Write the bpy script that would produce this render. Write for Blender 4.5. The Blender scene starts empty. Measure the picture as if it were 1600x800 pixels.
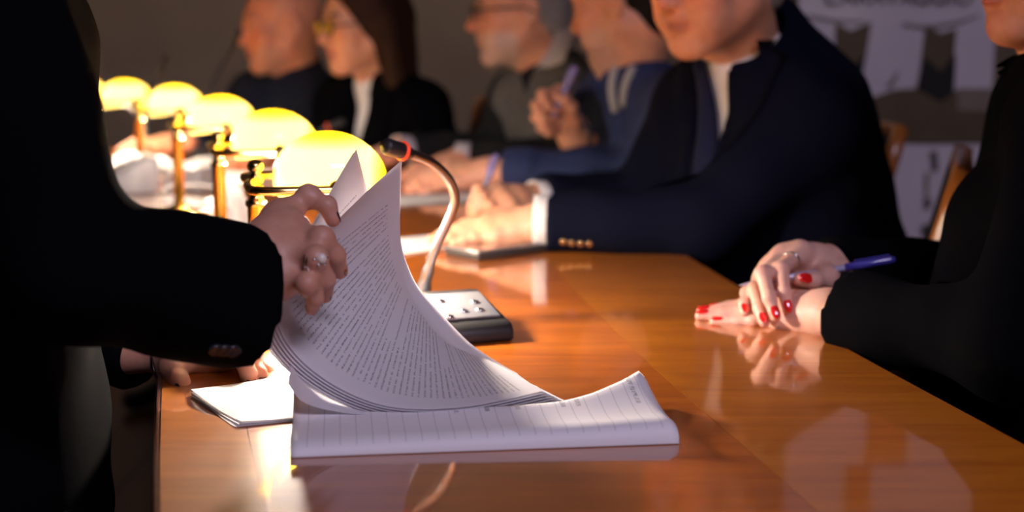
import bpy, bmesh, math, random
import numpy as np
from mathutils import Vector, Matrix
from mathutils.bvhtree import BVHTree

random.seed(4)
SC = bpy.context.scene
COL = SC.collection

# ---------------------------------------------------------------- camera
F_PX = 2200.0
CAM_Z = 1.065
TABLE_Z = 0.75
PITCH = math.atan(340.0 / F_PX)
cam_data = bpy.data.cameras.new('camera')
cam_data.sensor_width = 36.0
cam_data.lens = 36.0 * F_PX / 1600.0
cam_data.clip_start = 0.05
cam_data.dof.use_dof = True
cam_data.dof.focus_distance = 1.26
cam_data.dof.aperture_fstop = 3.6
cam = bpy.data.objects.new('camera', cam_data)
COL.objects.link(cam)
cam.location = (0, 0, CAM_Z)
cam.rotation_euler = (math.pi / 2 - PITCH, 0, 0)
SC.camera = cam

# ---------------------------------------------------------------- world, room light, exposure
SC.view_settings.view_transform = 'Standard'
SC.view_settings.look = 'None'
SC.view_settings.gamma = 1.0
SC.view_settings.use_curve_mapping = False
SC.view_settings.exposure = 0.35
wd = bpy.data.worlds.new('world')
SC.world = wd
wd.use_nodes = True
wd.node_tree.nodes['Background'].inputs[0].default_value = (0.02, 0.018, 0.02, 1)
wd.node_tree.nodes['Background'].inputs[1].default_value = 0.3

LAMP_POWER = 11.0
LAMP_COLOR = (1.0, 0.84, 0.73)

def area_light(name, loc, size, power, color, target):
    l = bpy.data.lights.new(name, 'AREA')
    l.shape = 'RECTANGLE'; l.size = size[0]; l.size_y = size[1]
    l.energy = power; l.color = color
    o = bpy.data.objects.new(name, l); COL.objects.link(o)
    o.location = loc
    o.rotation_euler = (Vector(target) - Vector(loc)).to_track_quat('-Z', 'Y').to_euler()
    return o
# the hall's dim ceiling fittings (behind the photographer and over the far wall)
area_light('ceiling_light_near', (0.9, -1.2, 2.95), (1.2, 0.6), 48, (0.86, 0.74, 1.0), (0.1, 1.2, 0.75))
area_light('ceiling_light_far', (-0.6, 5.0, 2.95), (2.0, 0.4), 9, (1.0, 0.76, 0.54), (-0.6, 5.9, 1.0))

# ---------------------------------------------------------------- photo-frame helpers
_R = np.array([1.0, 0, 0]); _Fw = np.array([0, math.cos(PITCH), -math.sin(PITCH)]); _U = np.array([0, math.sin(PITCH), math.cos(PITCH)])
_C = np.array([0, 0, CAM_Z])
def ray(x, y):
    return (x - 800) / F_PX * _R + (400 - y) / F_PX * _U + _Fw
def W(x, y, d):
    r = ray(x, y); return _C + r * (d / r[1])
def T(x, y, z=TABLE_Z):
    r = ray(x, y); return _C + r * ((z - CAM_Z) / r[2])
def WZ(x, d, z):                      # photo column, distance and height
    p = W(x, 60, d); q = W(x, 400, d)
    t = (z - p[2]) / (q[2] - p[2]); return p + (q - p) * t
def V(*a): return np.array(a, float)
def nrm(v): v = np.asarray(v, float); return v / (np.linalg.norm(v) + 1e-12)

# ---------------------------------------------------------------- object helpers
ORIGIN = {}
def tag(o, label=None, cat=None, group=None, kind=None):
    if label: o['label'] = label
    if cat: o['category'] = cat
    if group: o['group'] = group
    if kind: o['kind'] = kind
    return o
def thing(name, loc, label, cat, group=None):
    o = bpy.data.objects.new(name, None); COL.objects.link(o)
    o.empty_display_size = 0.05
    o.location = tuple(float(c) for c in loc)
    ORIGIN[o.name] = np.array(loc, float)
    return tag(o, label, cat, group)
def mesh_obj(name, verts, faces, mat, parent=None, smooth=True, loc=None, uvs=None, cols=None):
    """world-space verts; the origin goes to the parent's origin or to loc"""
    verts = np.asarray(verts, float).reshape(-1, 3)
    base = ORIGIN[parent.name] if parent is not None else (np.array(loc, float) if loc is not None else np.zeros(3))
    me = bpy.data.meshes.new(name)
    if isinstance(faces, np.ndarray):
        nf, k = faces.shape
        me.vertices.add(len(verts)); me.vertices.foreach_set('co', (verts - base).astype(np.float32).ravel())
        me.loops.add(nf * k); me.loops.foreach_set('vertex_index', faces.astype(np.int32).ravel())
        me.polygons.add(nf); me.polygons.foreach_set('loop_start', np.arange(0, nf * k, k, dtype=np.int32))
        me.polygons.foreach_set('loop_total', np.full(nf, k, dtype=np.int32))
        me.update(calc_edges=True)
    else:
        me.from_pydata([tuple(v) for v in (verts - base)], [], [tuple(int(i) for i in f) for f in faces])
        me.update()
    me.validate()
    if smooth:
        me.polygons.foreach_set('use_smooth', np.ones(len(me.polygons), dtype=bool))
    if uvs is not None:
        ul = me.uv_layers.new(name='UVMap')
        li = np.zeros(len(me.loops), dtype=np.int32); me.loops.foreach_get('vertex_index', li)
        ul.data.foreach_set('uv', np.asarray(uvs, np.float32)[li].ravel())
    if cols is not None:
        at = me.color_attributes.new('pig', 'FLOAT_COLOR', 'POINT')
        c4 = np.ones((len(verts), 4), np.float32); c4[:, :3] = cols
        at.data.foreach_set('color', c4.ravel())
    if mat is not None: me.materials.append(mat)
    o = bpy.data.objects.new(name, me); COL.objects.link(o)
    if parent is not None:
        o.parent = parent
        ORIGIN[o.name] = base
    else:
        o.location = tuple(base); ORIGIN[o.name] = base
    return o
def bevel(o, w=0.003, seg=2, angle=0.6):
    m = o.modifiers.new('bevel', 'BEVEL'); m.width = w; m.segments = seg; m.limit_method = 'ANGLE'; m.angle_limit = angle
    for p in o.data.polygons: p.use_smooth = True
    return o

class MB:
    """collects simple shapes into one mesh"""
    def __init__(s): s.v = []; s.f = []
    def add(s, v, f):
        n = len(s.v); s.v += [tuple(map(float, p)) for p in v]; s.f += [tuple(i + n for i in q) for q in f]; return s
    def box(s, c, size, ax=None, ay=None, az=None):
        c = np.array(c, float); hx, hy, hz = [q / 2 for q in size]
        ax = V(1, 0, 0) if ax is None else nrm(ax); ay = V(0, 1, 0) if ay is None else nrm(ay); az = V(0, 0, 1) if az is None else nrm(az)
        v = [c + sx * hx * ax + sy * hy * ay + sz * hz * az for sz in (-1, 1) for sy in (-1, 1) for sx in (-1, 1)]
        return s.add(v, [(0, 2, 3, 1), (4, 5, 7, 6), (0, 1, 5, 4), (2, 6, 7, 3), (0, 4, 6, 2), (1, 3, 7, 5)])
    def prism(s, poly, z0, z1):
        n = len(poly); v = [(p[0], p[1], z0) for p in poly] + [(p[0], p[1], z1) for p in poly]
        f = [tuple(range(n - 1, -1, -1)), tuple(range(n, 2 * n))] + [(i, (i + 1) % n, n + (i + 1) % n, n + i) for i in range(n)]
        return s.add(v, f)
    def tube(s, pts, rad, seg=12, cap=True, flat=None):
        pts = [np.array(p, float) for p in pts]; n = len(pts)
        rad = [rad] * n if np.isscalar(rad) else list(rad)
        tang = [nrm(pts[min(i + 1, n - 1)] - pts[max(i - 1, 0)]) for i in range(n)]
        up = V(0, 0, 1) if abs(tang[0][2]) < 0.9 else V(0, 1, 0)
        nx = nrm(np.cross(tang[0], up)); v = []
        for i in range(n):
            nx = nrm(nx - tang[i] * np.dot(nx, tang[i])); ny = np.cross(tang[i], nx)
            for k in range(seg):
                a = 2 * math.pi * k / seg
                v.append(pts[i] + rad[i] * (math.cos(a) * nx + math.sin(a) * ny * (flat or 1.0)))
        f = [(i * seg + k, i * seg + (k + 1) % seg, (i + 1) * seg + (k + 1) % seg, (i + 1) * seg + k) for i in range(n - 1) for k in range(seg)]
        if cap:
            f.append(tuple(range(seg - 1, -1, -1))); f.append(tuple((n - 1) * seg + k for k in range(seg)))
        return s.add(v, f)
    def lathe(s, prof, c, seg=24, axis=None, cap=True):
        """prof: (radius, height) pairs, about the vertical (or the given axis) through c"""
        c = np.array(c, float); az = V(0, 0, 1) if axis is None else nrm(axis)
        ax = nrm(np.cross(az, V(0, 1, 0) if abs(az[1]) < 0.9 else V(1, 0, 0))); ay = np.cross(az, ax); v = []
        for r, h in prof:
            for k in range(seg):
                a = 2 * math.pi * k / seg
                v.append(c + az * h + r * (math.cos(a) * ax + math.sin(a) * ay))
        n = len(prof)
        f = [(i * seg + k, i * seg + (k + 1) % seg, (i + 1) * seg + (k + 1) % seg, (i + 1) * seg + k) for i in range(n - 1) for k in range(seg)]
        if cap:
            f.append(tuple(range(seg - 1, -1, -1))); f.append(tuple((n - 1) * seg + k for k in range(seg)))
        return s.add(v, f)
    def ellipsoid(s, c, r, R=None, nu=12, nv=8):
        c = np.array(c, float); R = np.eye(3) if R is None else np.array(R, float); v = []   # R rows are axes
        v.append(c + R.T @ V(0, 0, r[2]))
        for j in range(1, nv):
            t = math.pi * j / nv
            for i in range(nu):
                p = 2 * math.pi * i / nu
                v.append(c + R.T @ V(r[0] * math.sin(t) * math.cos(p), r[1] * math.sin(t) * math.sin(p), r[2] * math.cos(t)))
        v.append(c - R.T @ V(0, 0, r[2])); L = len(v) - 1
        f = [(0, 1 + i, 1 + (i + 1) % nu) for i in range(nu)]
        for j in range(nv - 2):
            for i in range(nu):
                a = 1 + j * nu + i; b = 1 + j * nu + (i + 1) % nu
                f.append((a, a + nu, b + nu, b))
        o = 1 + (nv - 2) * nu
        f += [(L, o + (i + 1) % nu, o + i) for i in range(nu)]
        return s.add(v, f)
    def torus(s, c, R, r, axis, seg=28, rs=8, squash=1.0, ax=None):
        az = nrm(axis)
        ax = nrm(np.cross(az, V(0, 0, 1) if abs(az[2]) < 0.9 else V(1, 0, 0))) if ax is None else nrm(ax)
        ay = np.cross(az, ax); v = []
        for i in range(seg):
            a = 2 * math.pi * i / seg; d = math.cos(a) * ax + math.sin(a) * ay * squash; p = np.array(c) + R * d
            dn = nrm(d)
            for k in range(rs):
                b = 2 * math.pi * k / rs; v.append(p + r * (math.cos(b) * dn + math.sin(b) * az))
        f = [(i * rs + k, ((i + 1) % seg) * rs + k, ((i + 1) % seg) * rs + (k + 1) % rs, i * rs + (k + 1) % rs) for i in range(seg) for k in range(rs)]
        return s.add(v, f)
    def build(s, name, mat, parent=None, smooth=True, loc=None):
        return mesh_obj(name, s.v, s.f, mat, parent, smooth, loc)

def catmull(P, n):
    """n points, even in arc length, along a smooth curve through P"""
    P = [np.array(p, float) for p in P]; Q = [2 * P[0] - P[1]] + P + [2 * P[-1] - P[-2]]; out = []
    for i in range(1, len(Q) - 2):
        for t in np.linspace(0, 1, 24, endpoint=False):
            a, b, c, d = Q[i - 1], Q[i], Q[i + 1], Q[i + 2]
            out.append(0.5 * ((2 * b) + (-a + c) * t + (2 * a - 5 * b + 4 * c - d) * t * t + (-a + 3 * b - 3 * c + d) * t ** 3))
    out.append(P[-1]); out = np.array(out)
    L = np.r_[0, np.cumsum(np.linalg.norm(np.diff(out, axis=0), axis=1))]
    s = np.linspace(0, L[-1], n)
    return np.stack([np.interp(s, L, out[:, k]) for k in range(out.shape[1])], 1)

# ---------------------------------------------------------------- implicit modelling (smooth unions meshed by surface nets)
class Sdf:
    def __init__(s, lo, hi, h):
        s.lo = np.array(lo, float); s.h = h
        s.n = np.maximum(np.ceil((np.array(hi, float) - s.lo) / h).astype(int) + 1, 4)
        s.v = np.full(s.n, 1.0, np.float32)
    def _sl(s, lo, hi):
        a = np.clip(np.floor((np.array(lo) - s.lo) / s.h).astype(int), 0, s.n - 1)
        b = np.clip(np.ceil((np.array(hi) - s.lo) / s.h).astype(int) + 1, 1, s.n)
        if np.any(b <= a): return None
        sl = tuple(slice(int(i), int(j)) for i, j in zip(a, b))
        g = [(s.lo[k] + s.h * np.arange(a[k], b[k])).astype(np.float32) for k in range(3)]
        return sl, g[0][:, None, None], g[1][None, :, None], g[2][None, None, :]
    def _mix(s, sl, d, k, mode):
        v = s.v[sl]
        if mode == 'sub':
            d = -d
            if k > 0:
                h = np.maximum(k - np.abs(v - d), 0) / k; s.v[sl] = np.maximum(v, d) + h * h * k * 0.25
            else: s.v[sl] = np.maximum(v, d)
        else:
            if k > 0:
                h = np.maximum(k - np.abs(v - d), 0) / k; s.v[sl] = np.minimum(v, d) - h * h * k * 0.25
            else: s.v[sl] = np.minimum(v, d)
    def cone(s, a, b, ra, rb, k=0.01, mode='add', flat=None, fn=None):
        """round cone a-b; flat (<1) thickens less along the direction fn"""
        a = np.array(a, float); b = np.array(b, float); m = max(ra, rb) + max(k, 2 * s.h) + s.h
        q = s._sl(np.minimum(a, b) - m, np.maximum(a, b) + m)
        if q is None: return s
        sl, X, Y, Z = q; ab = b - a; L2 = max(float(ab @ ab), 1e-10)
        px, py, pz = X - a[0], Y - a[1], Z - a[2]
        t = np.clip((px * ab[0] + py * ab[1] + pz * ab[2]) / L2, 0, 1)
        dx, dy, dz = px - t * ab[0], py - t * ab[1], pz - t * ab[2]
        if flat:
            n = nrm(fn); e = (dx * n[0] + dy * n[1] + dz * n[2]) * (1 / flat - 1)
            dx = dx + e * n[0]; dy = dy + e * n[1]; dz = dz + e * n[2]
        d = np.sqrt(dx * dx + dy * dy + dz * dz) - (ra + t * (rb - ra))
        if flat: d = d * (0.5 + 0.5 * flat)
        s._mix(sl, d.astype(np.float32), k, mode); return s
    def ell(s, c, r, k=0.01, R=None, mode='add'):
        c = np.array(c, float); r = np.array(r, float); m = max(r) + max(k, 2 * s.h) + s.h
        q = s._sl(c - m, c + m)
        if q is None: return s
        sl, X, Y, Z = q; px, py, pz = X - c[0], Y - c[1], Z - c[2]
        if R is not None:
            R = np.array(R, float)
            px, py, pz = [R[i, 0] * px + R[i, 1] * py + R[i, 2] * pz for i in range(3)]
        k0 = np.sqrt((px / r[0]) ** 2 + (py / r[1]) ** 2 + (pz / r[2]) ** 2)
        k1 = np.sqrt((px / r[0] ** 2) ** 2 + (py / r[1] ** 2) ** 2 + (pz / r[2] ** 2) ** 2) + 1e-6
        d = k0 * (k0 - 1) / k1
        d = np.where(k0 < 1e-3, -min(r), d)
        s._mix(sl, d.astype(np.float32), k, mode); return s
    def ball(s, c, r, k=0.01, mode='add'): return s.ell(c, (r, r, r), k, None, mode)
    def func(s, lo, hi, fn, k=0.0, mode='sub'):
        q = s._sl(lo, hi)
        if q is None: return s
        sl, X, Y, Z = q
        d = fn(X, Y, Z); s._mix(sl, np.broadcast_to(d, s.v[sl].shape).astype(np.float32), k, mode); return s
    def cut(s, p, n, rad):
        """cut away what lies beyond the plane (p, n) within rad of p"""
        p = np.array(p, float); n = nrm(n)
        return s.func(p - rad, p + rad, lambda X, Y, Z: np.maximum(-((X - p[0]) * n[0] + (Y - p[1]) * n[1] + (Z - p[2]) * n[2]),
                      np.sqrt((X - p[0]) ** 2 + (Y - p[1]) ** 2 + (Z - p[2]) ** 2) - rad), 0)
    def mesh(s):
        v = s.v.copy(); v[0] = v[-1] = 1; v[:, 0] = v[:, -1] = 1; v[:, :, 0] = v[:, :, -1] = 1
        ins = v < 0; nx, ny, nz = v.shape
        c = np.zeros((nx - 1, ny - 1, nz - 1), np.uint8)
        for i in (0, 1):
            for j in (0, 1):
                for k in (0, 1): c += ins[i:nx - 1 + i, j:ny - 1 + j, k:nz - 1 + k]
        I, J, K = np.nonzero((c > 0) & (c < 8)); m = len(I)
        idx = np.full(c.shape, -1, np.int64); idx[I, J, K] = np.arange(m)
        acc = np.zeros((m, 3)); cnt = np.zeros(m)
        cor = [(i, j, k) for i in (0, 1) for j in (0, 1) for k in (0, 1)]
        val = {q: v[I + q[0], J + q[1], K + q[2]] for q in cor}
        for a in cor:
            for ax in range(3):
                if a[ax]: continue
                b = list(a); b[ax] = 1; b = tuple(b); va, vb = val[a], val[b]; mk = (va < 0) != (vb < 0)
                t = np.where(mk, va / np.where(mk, va - vb, 1), 0)
                for q in range(3): acc[:, q] += np.where(mk, a[q] + (t if q == ax else 0), 0)
                cnt += mk
        P = s.lo + s.h * (np.stack([I, J, K], 1) + acc / cnt[:, None]); faces = []
        for ax in range(3):
            sl0 = [slice(1, -1)] * 3; sl1 = [slice(1, -1)] * 3; sl0[ax] = slice(0, -1); sl1[ax] = slice(1, None)
            A = ins[tuple(sl0)]; B = ins[tuple(sl1)]
            for flip, mk in ((False, A & ~B), (True, ~A & B)):
                e = np.stack(np.nonzero(mk), 1)
                off = np.ones(3, int); off[ax] = 0; e = e + off
                u, w = [(1, 2), (2, 0), (0, 1)][ax]
                def cell(du, dw):
                    q = e.copy(); q[:, u] += du; q[:, w] += dw; return idx[q[:, 0], q[:, 1], q[:, 2]]
                f = np.stack([cell(-1, -1), cell(0, -1), cell(0, 0), cell(-1, 0)], 1)
                faces.append(f[:, ::-1] if flip else f)
        return P, np.concatenate(faces)

def join_parts(parts):
    V_, F_, C_ = [], [], []; n = 0
    for p in parts:
        V_.append(p[0]); F_.append(p[1] + n); C_.append(p[2]); n += len(p[0])
    return np.concatenate(V_), np.concatenate(F_), np.concatenate(C_)
# ---------------------------------------------------------------- materials
def new_mat(name):
    m = bpy.data.materials.new(name); m.use_nodes = True
    return m, m.node_tree, m.node_tree.nodes['Principled BSDF']
def N(nt, typ, **kw):
    n = nt.nodes.new(typ)
    for k, v in kw.items():
        if k.startswith('i_'): n.inputs[k[2:]].default_value = v
        else: setattr(n, k, v)
    return n
def pbr(name, col, rough=0.5, metal=0.0, noise=0.0, nscale=60.0, bump=0.0, bscale=300.0, coat=0.0, sheen=0.0, spec=0.5, sss=0.0, emis=None, estr=0.0):
    m, nt, b = new_mat(name)
    b.inputs['Base Color'].default_value = (*col, 1); b.inputs['Roughness'].default_value = rough; b.inputs['Metallic'].default_value = metal
    b.inputs['Specular IOR Level'].default_value = spec; b.inputs['Coat Weight'].default_value = coat; b.inputs['Coat Roughness'].default_value = 0.08
    b.inputs['Sheen Weight'].default_value = sheen
    tc = N(nt, 'ShaderNodeTexCoord')
    nz = N(nt, 'ShaderNodeTexNoise'); nz.inputs['Scale'].default_value = nscale; nz.inputs['Detail'].default_value = 4
    nt.links.new(tc.outputs['Object'], nz.inputs['Vector'])
    if noise > 0:
        mx = N(nt, 'ShaderNodeMix', data_type='RGBA')
        mx.inputs[6].default_value = (*[c * (1 - noise) for c in col], 1); mx.inputs[7].default_value = (*[min(1, c * (1 + noise)) for c in col], 1)
        nt.links.new(nz.outputs['Fac'], mx.inputs[0]); nt.links.new(mx.outputs[2], b.inputs['Base Color'])
    if bump > 0:
        n2 = N(nt, 'ShaderNodeTexNoise'); n2.inputs['Scale'].default_value = bscale; n2.inputs['Detail'].default_value = 3
        nt.links.new(tc.outputs['Object'], n2.inputs['Vector'])
        bp = N(nt, 'ShaderNodeBump'); bp.inputs['Strength'].default_value = bump; bp.inputs['Distance'].default_value = 0.002
        nt.links.new(n2.outputs['Fac'], bp.inputs['Height']); nt.links.new(bp.outputs['Normal'], b.inputs['Normal'])
    if sss > 0:
        b.inputs['Subsurface Weight'].default_value = sss; b.inputs['Subsurface Radius'].default_value = (0.02, 0.007, 0.004); b.inputs['Subsurface Scale'].default_value = 0.3
    if emis:
        b.inputs['Emission Color'].default_value = (*emis, 1); b.inputs['Emission Strength'].default_value = estr
    return m

def wood(name, c1, c2, ang=0.0, scale=6.0, rough=0.05, coat=1.0, fine=0.5):
    m, nt, b = new_mat(name)
    tc = N(nt, 'ShaderNodeTexCoord'); mp = N(nt, 'ShaderNodeMapping')
    mp.inputs['Rotation'].default_value = (0, 0, -ang); mp.inputs['Scale'].default_value = (1.0, 9.0, 4.0)
    nt.links.new(tc.outputs['Object'], mp.inputs['Vector'])
    nz = N(nt, 'ShaderNodeTexNoise'); nz.inputs['Scale'].default_value = scale; nz.inputs['Detail'].default_value = 8; nz.inputs['Roughness'].default_value = 0.62; nz.inputs['Distortion'].default_value = 0.8
    nt.links.new(mp.outputs[0], nz.inputs['Vector'])
    mp2 = N(nt, 'ShaderNodeMapping'); mp2.inputs['Rotation'].default_value = (0, 0, -ang); mp2.inputs['Scale'].default_value = (6.0, 160.0, 40.0)
    nt.links.new(tc.outputs['Object'], mp2.inputs['Vector'])
    n2 = N(nt, 'ShaderNodeTexNoise'); n2.inputs['Scale'].default_value = 4.0; n2.inputs['Detail'].default_value = 3
    nt.links.new(mp2.outputs[0], n2.inputs['Vector'])
    ad = N(nt, 'ShaderNodeMath', operation='MULTIPLY_ADD'); ad.inputs[1].default_value = fine * 0.5; nt.links.new(n2.outputs['Fac'], ad.inputs[0]); nt.links.new(nz.outputs['Fac'], ad.inputs[2])
    cr = N(nt, 'ShaderNodeValToRGB'); cr.color_ramp.elements[0].position = 0.38; cr.color_ramp.elements[0].color = (*c1, 1)
    cr.color_ramp.elements[1].position = 0.95; cr.color_ramp.elements[1].color = (*c2, 1)
    nt.links.new(ad.outputs[0], cr.inputs['Fac']); nt.links.new(cr.outputs[0], b.inputs['Base Color'])
    b.inputs['Roughness'].default_value = 0.35; b.inputs['Coat Weight'].default_value = coat; b.inputs['Coat Roughness'].default_value = rough
    b.inputs['Coat IOR'].default_value = 1.75
    # fine scratches in the lacquer
    sc = N(nt, 'ShaderNodeTexNoise'); sc.inputs['Scale'].default_value = 35.0; sc.inputs['Detail'].default_value = 2
    nt.links.new(tc.outputs['Object'], sc.inputs['Vector'])
    bp = N(nt, 'ShaderNodeBump'); bp.inputs['Strength'].default_value = 0.02; bp.inputs['Distance'].default_value = 0.002
    nt.links.new(sc.outputs['Fac'], bp.inputs['Height']); nt.links.new(bp.outputs['Normal'], b.inputs['Coat Normal'])
    return m

def skin_mat(name):
    m, nt, b = new_mat(name)
    at = N(nt, 'ShaderNodeAttribute'); at.attribute_name = 'pig'
    tc = N(nt, 'ShaderNodeTexCoord'); nz = N(nt, 'ShaderNodeTexNoise'); nz.inputs['Scale'].default_value = 70; nz.inputs['Detail'].default_value = 5
    nt.links.new(tc.outputs['Object'], nz.inputs['Vector'])
    mx = N(nt, 'ShaderNodeMix', data_type='RGBA', blend_type='MULTIPLY'); mx.inputs[0].default_value = 0.35
    cr = N(nt, 'ShaderNodeValToRGB'); cr.color_ramp.elements[0].position = 0.3; cr.color_ramp.elements[0].color = (0.75, 0.55, 0.5, 1); cr.color_ramp.elements[1].position = 0.65
    nt.links.new(nz.outputs['Fac'], cr.inputs['Fac']); nt.links.new(at.outputs['Color'], mx.inputs[6]); nt.links.new(cr.outputs[0], mx.inputs[7])
    nt.links.new(mx.outputs[2], b.inputs['Base Color']); b.inputs['Roughness'].default_value = 0.48
    b.inputs['Subsurface Weight'].default_value = 0.25; b.inputs['Subsurface Radius'].default_value = (0.02, 0.007, 0.004); b.inputs['Subsurface Scale'].default_value = 0.25
    n2 = N(nt, 'ShaderNodeTexVoronoi'); n2.inputs['Scale'].default_value = 700; nt.links.new(tc.outputs['Object'], n2.inputs['Vector'])
    n3 = N(nt, 'ShaderNodeTexNoise'); n3.inputs['Scale'].default_value = 220; nt.links.new(tc.outputs['Object'], n3.inputs['Vector'])
    ad = N(nt, 'ShaderNodeMath', operation='MULTIPLY_ADD'); ad.inputs[1].default_value = 0.4; nt.links.new(n2.outputs['Distance'], ad.inputs[0]); nt.links.new(n3.outputs['Fac'], ad.inputs[2])
    bp = N(nt, 'ShaderNodeBump'); bp.inputs['Strength'].default_value = 0.25; bp.inputs['Distance'].default_value = 0.0008
    nt.links.new(ad.outputs[0], bp.inputs['Height']); nt.links.new(bp.outputs['Normal'], b.inputs['Normal'])
    return m

def paper_mat(name, lines=0, margin=0.11, ink=0.75, start=0.05, end=0.95, density=0.5, seed=0.0, rules=0, transl=0.28, tint=(0.80, 0.79, 0.82)):
    """white office paper; flat print as rows of small marks (UV: x along the page, y across it)"""
    m, nt, b = new_mat(name); L = nt.links.new
    b.inputs['Roughness'].default_value = 0.6; b.inputs['Specular IOR Level'].default_value = 0.3
    def M(op, a, c=None, d=None):
        n = N(nt, 'ShaderNodeMath', operation=op)
        for i, q in enumerate((a, c, d)):
            if q is None: continue
            if isinstance(q, (int, float)): n.inputs[i].default_value = q
            else: L(q, n.inputs[i])
        return n.outputs[0]
    uv = N(nt, 'ShaderNodeUVMap'); uv.uv_map = 'UVMap'
    sp = N(nt, 'ShaderNodeSeparateXYZ'); L(uv.outputs[0], sp.inputs[0]); u, v = sp.outputs[0], sp.outputs[1]
    fac = None
    if lines:
        un = M('MULTIPLY', u, float(lines)); row = M('FLOOR', un); fr = M('FRACT', un)
        inrow = M('MULTIPLY', M('GREATER_THAN', fr, 0.36), M('LESS_THAN', fr, 0.68))
        # marks along the row (letters) and gaps (words)
        cx = N(nt, 'ShaderNodeCombineXYZ'); L(M('MULTIPLY', v, 240.0), cx.inputs[0]); L(M('MULTIPLY', un, 2.6), cx.inputs[1]); cx.inputs[2].default_value = seed
        n1 = N(nt, 'ShaderNodeTexNoise'); n1.inputs['Scale'].default_value = 1.0; n1.inputs['Detail'].default_value = 1; L(cx.outputs[0], n1.inputs['Vector'])
        let = M('GREATER_THAN', n1.outputs['Fac'], 0.49)
        cw = N(nt, 'ShaderNodeCombineXYZ'); L(M('MULTIPLY', v, 34.0), cw.inputs[0]); L(M('MULTIPLY', row, 7.31), cw.inputs[1]); cw.inputs[2].default_value = seed + 3
        n2 = N(nt, 'ShaderNodeTexNoise'); n2.inputs['Scale'].default_value = 1.0; L(cw.outputs[0], n2.inputs['Vector'])
        word = M('GREATER_THAN', n2.outputs['Fac'], 0.40)
        # ragged row ends and paragraph breaks
        cl = N(nt, 'ShaderNodeCombineXYZ'); L(M('MULTIPLY', row, 3.77), cl.inputs[0]); cl.inputs[1].default_value = seed * 2 + 11
        n3 = N(nt, 'ShaderNodeTexWhiteNoise', noise_dimensions='2D'); L(cl.outputs[0], n3.inputs['Vector'])
        rnd = n3.outputs['Value']
        full = M('LESS_THAN', rnd, density); short = M('LESS_THAN', rnd, min(1.0, density + 0.25))
        lim = M('ADD', M('MULTIPLY', full, 1 - 2 * margin), M('MULTIPLY', M('SUBTRACT', short, full), 0.38))
        ok = M('MULTIPLY', M('GREATER_THAN', v, margin), M('LESS_THAN', v, M('ADD', lim, margin)))
        page = M('MULTIPLY', M('GREATER_THAN', u, start), M('LESS_THAN', u, end))
        fac = M('MULTIPLY', M('MULTIPLY', M('MULTIPLY', inrow, let), M('MULTIPLY', word, ok)), M('MULTIPLY', page, ink))
    if rules:
        r = M('FRACT', M('MULTIPLY', u, float(rules)))
        rl = M('MULTIPLY', M('MULTIPLY', M('LESS_THAN', r, 0.045), M('MULTIPLY', M('GREATER_THAN', v, 0.02), M('LESS_THAN', v, 0.9))), 0.38)
        fac = rl if fac is None else M('MAXIMUM', fac, rl)
    if fac is not None:
        mx = N(nt, 'ShaderNodeMix', data_type='RGBA'); mx.inputs[6].default_value = (*tint, 1); mx.inputs[7].default_value = (0.03, 0.03, 0.035, 1)
        L(fac, mx.inputs[0]); L(mx.outputs[2], b.inputs['Base Color']); colout = mx.outputs[2]
    else:
        b.inputs['Base Color'].default_value = (*tint, 1); colout = None
    tr = N(nt, 'ShaderNodeBsdfTranslucent'); tr.inputs[0].default_value = (*tint, 1)
    if colout is not None: L(colout, tr.inputs[0])
    ms = N(nt, 'ShaderNodeMixShader'); ms.inputs[0].default_value = transl
    out = nt.nodes['Material Output']; L(b.outputs[0], ms.inputs[1]); L(tr.outputs[0], ms.inputs[2]); L(ms.outputs[0], out.inputs['Surface'])
    return m

M = {}
ROW = math.radians(12)     # run of the table near the camera, left of straight ahead
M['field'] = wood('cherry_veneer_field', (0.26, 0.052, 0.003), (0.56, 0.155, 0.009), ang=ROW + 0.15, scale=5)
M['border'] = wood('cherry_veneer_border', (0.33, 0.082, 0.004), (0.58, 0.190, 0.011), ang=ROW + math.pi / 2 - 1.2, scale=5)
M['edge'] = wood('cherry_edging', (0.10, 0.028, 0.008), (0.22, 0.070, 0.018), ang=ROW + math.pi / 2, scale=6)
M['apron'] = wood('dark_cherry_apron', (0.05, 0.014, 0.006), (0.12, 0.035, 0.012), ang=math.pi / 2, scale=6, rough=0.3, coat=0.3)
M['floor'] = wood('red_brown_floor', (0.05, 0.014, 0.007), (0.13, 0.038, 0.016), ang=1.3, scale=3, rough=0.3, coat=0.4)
M['chairwood'] = wood('orange_chair_wood', (0.30, 0.085, 0.012), (0.46, 0.15, 0.025), ang=1.2, scale=5, rough=0.25, coat=0.5)
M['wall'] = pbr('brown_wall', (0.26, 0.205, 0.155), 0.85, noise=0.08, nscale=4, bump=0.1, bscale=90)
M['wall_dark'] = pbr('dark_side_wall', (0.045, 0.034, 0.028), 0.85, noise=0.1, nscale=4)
M['ceil'] = pbr('ceiling_plaster', (0.25, 0.22, 0.20), 0.9, noise=0.05)
M['brass'] = pbr('polished_brass', (0.72, 0.52, 0.20), 0.20, 1.0, noise=0.12, nscale=18, bump=0.02, bscale=60)
M['brass_dark'] = pbr('aged_brass', (0.45, 0.30, 0.12), 0.3, 1.0, noise=0.2, nscale=25)
M['chrome'] = pbr('silver_metal', (0.75, 0.74, 0.74), 0.18, 1.0, noise=0.05)
M['neck'] = pbr('gooseneck_metal', (0.34, 0.34, 0.36), 0.30, 1.0, bump=0.05, bscale=900)
M['black_plastic'] = pbr('black_plastic', (0.018, 0.018, 0.021), 0.42, noise=0.1, bump=0.08, bscale=500)
M['grey_plastic'] = pbr('grey_plastic', (0.22, 0.22, 0.25), 0.35, 0.4, noise=0.08, bump=0.06, bscale=500)
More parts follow.
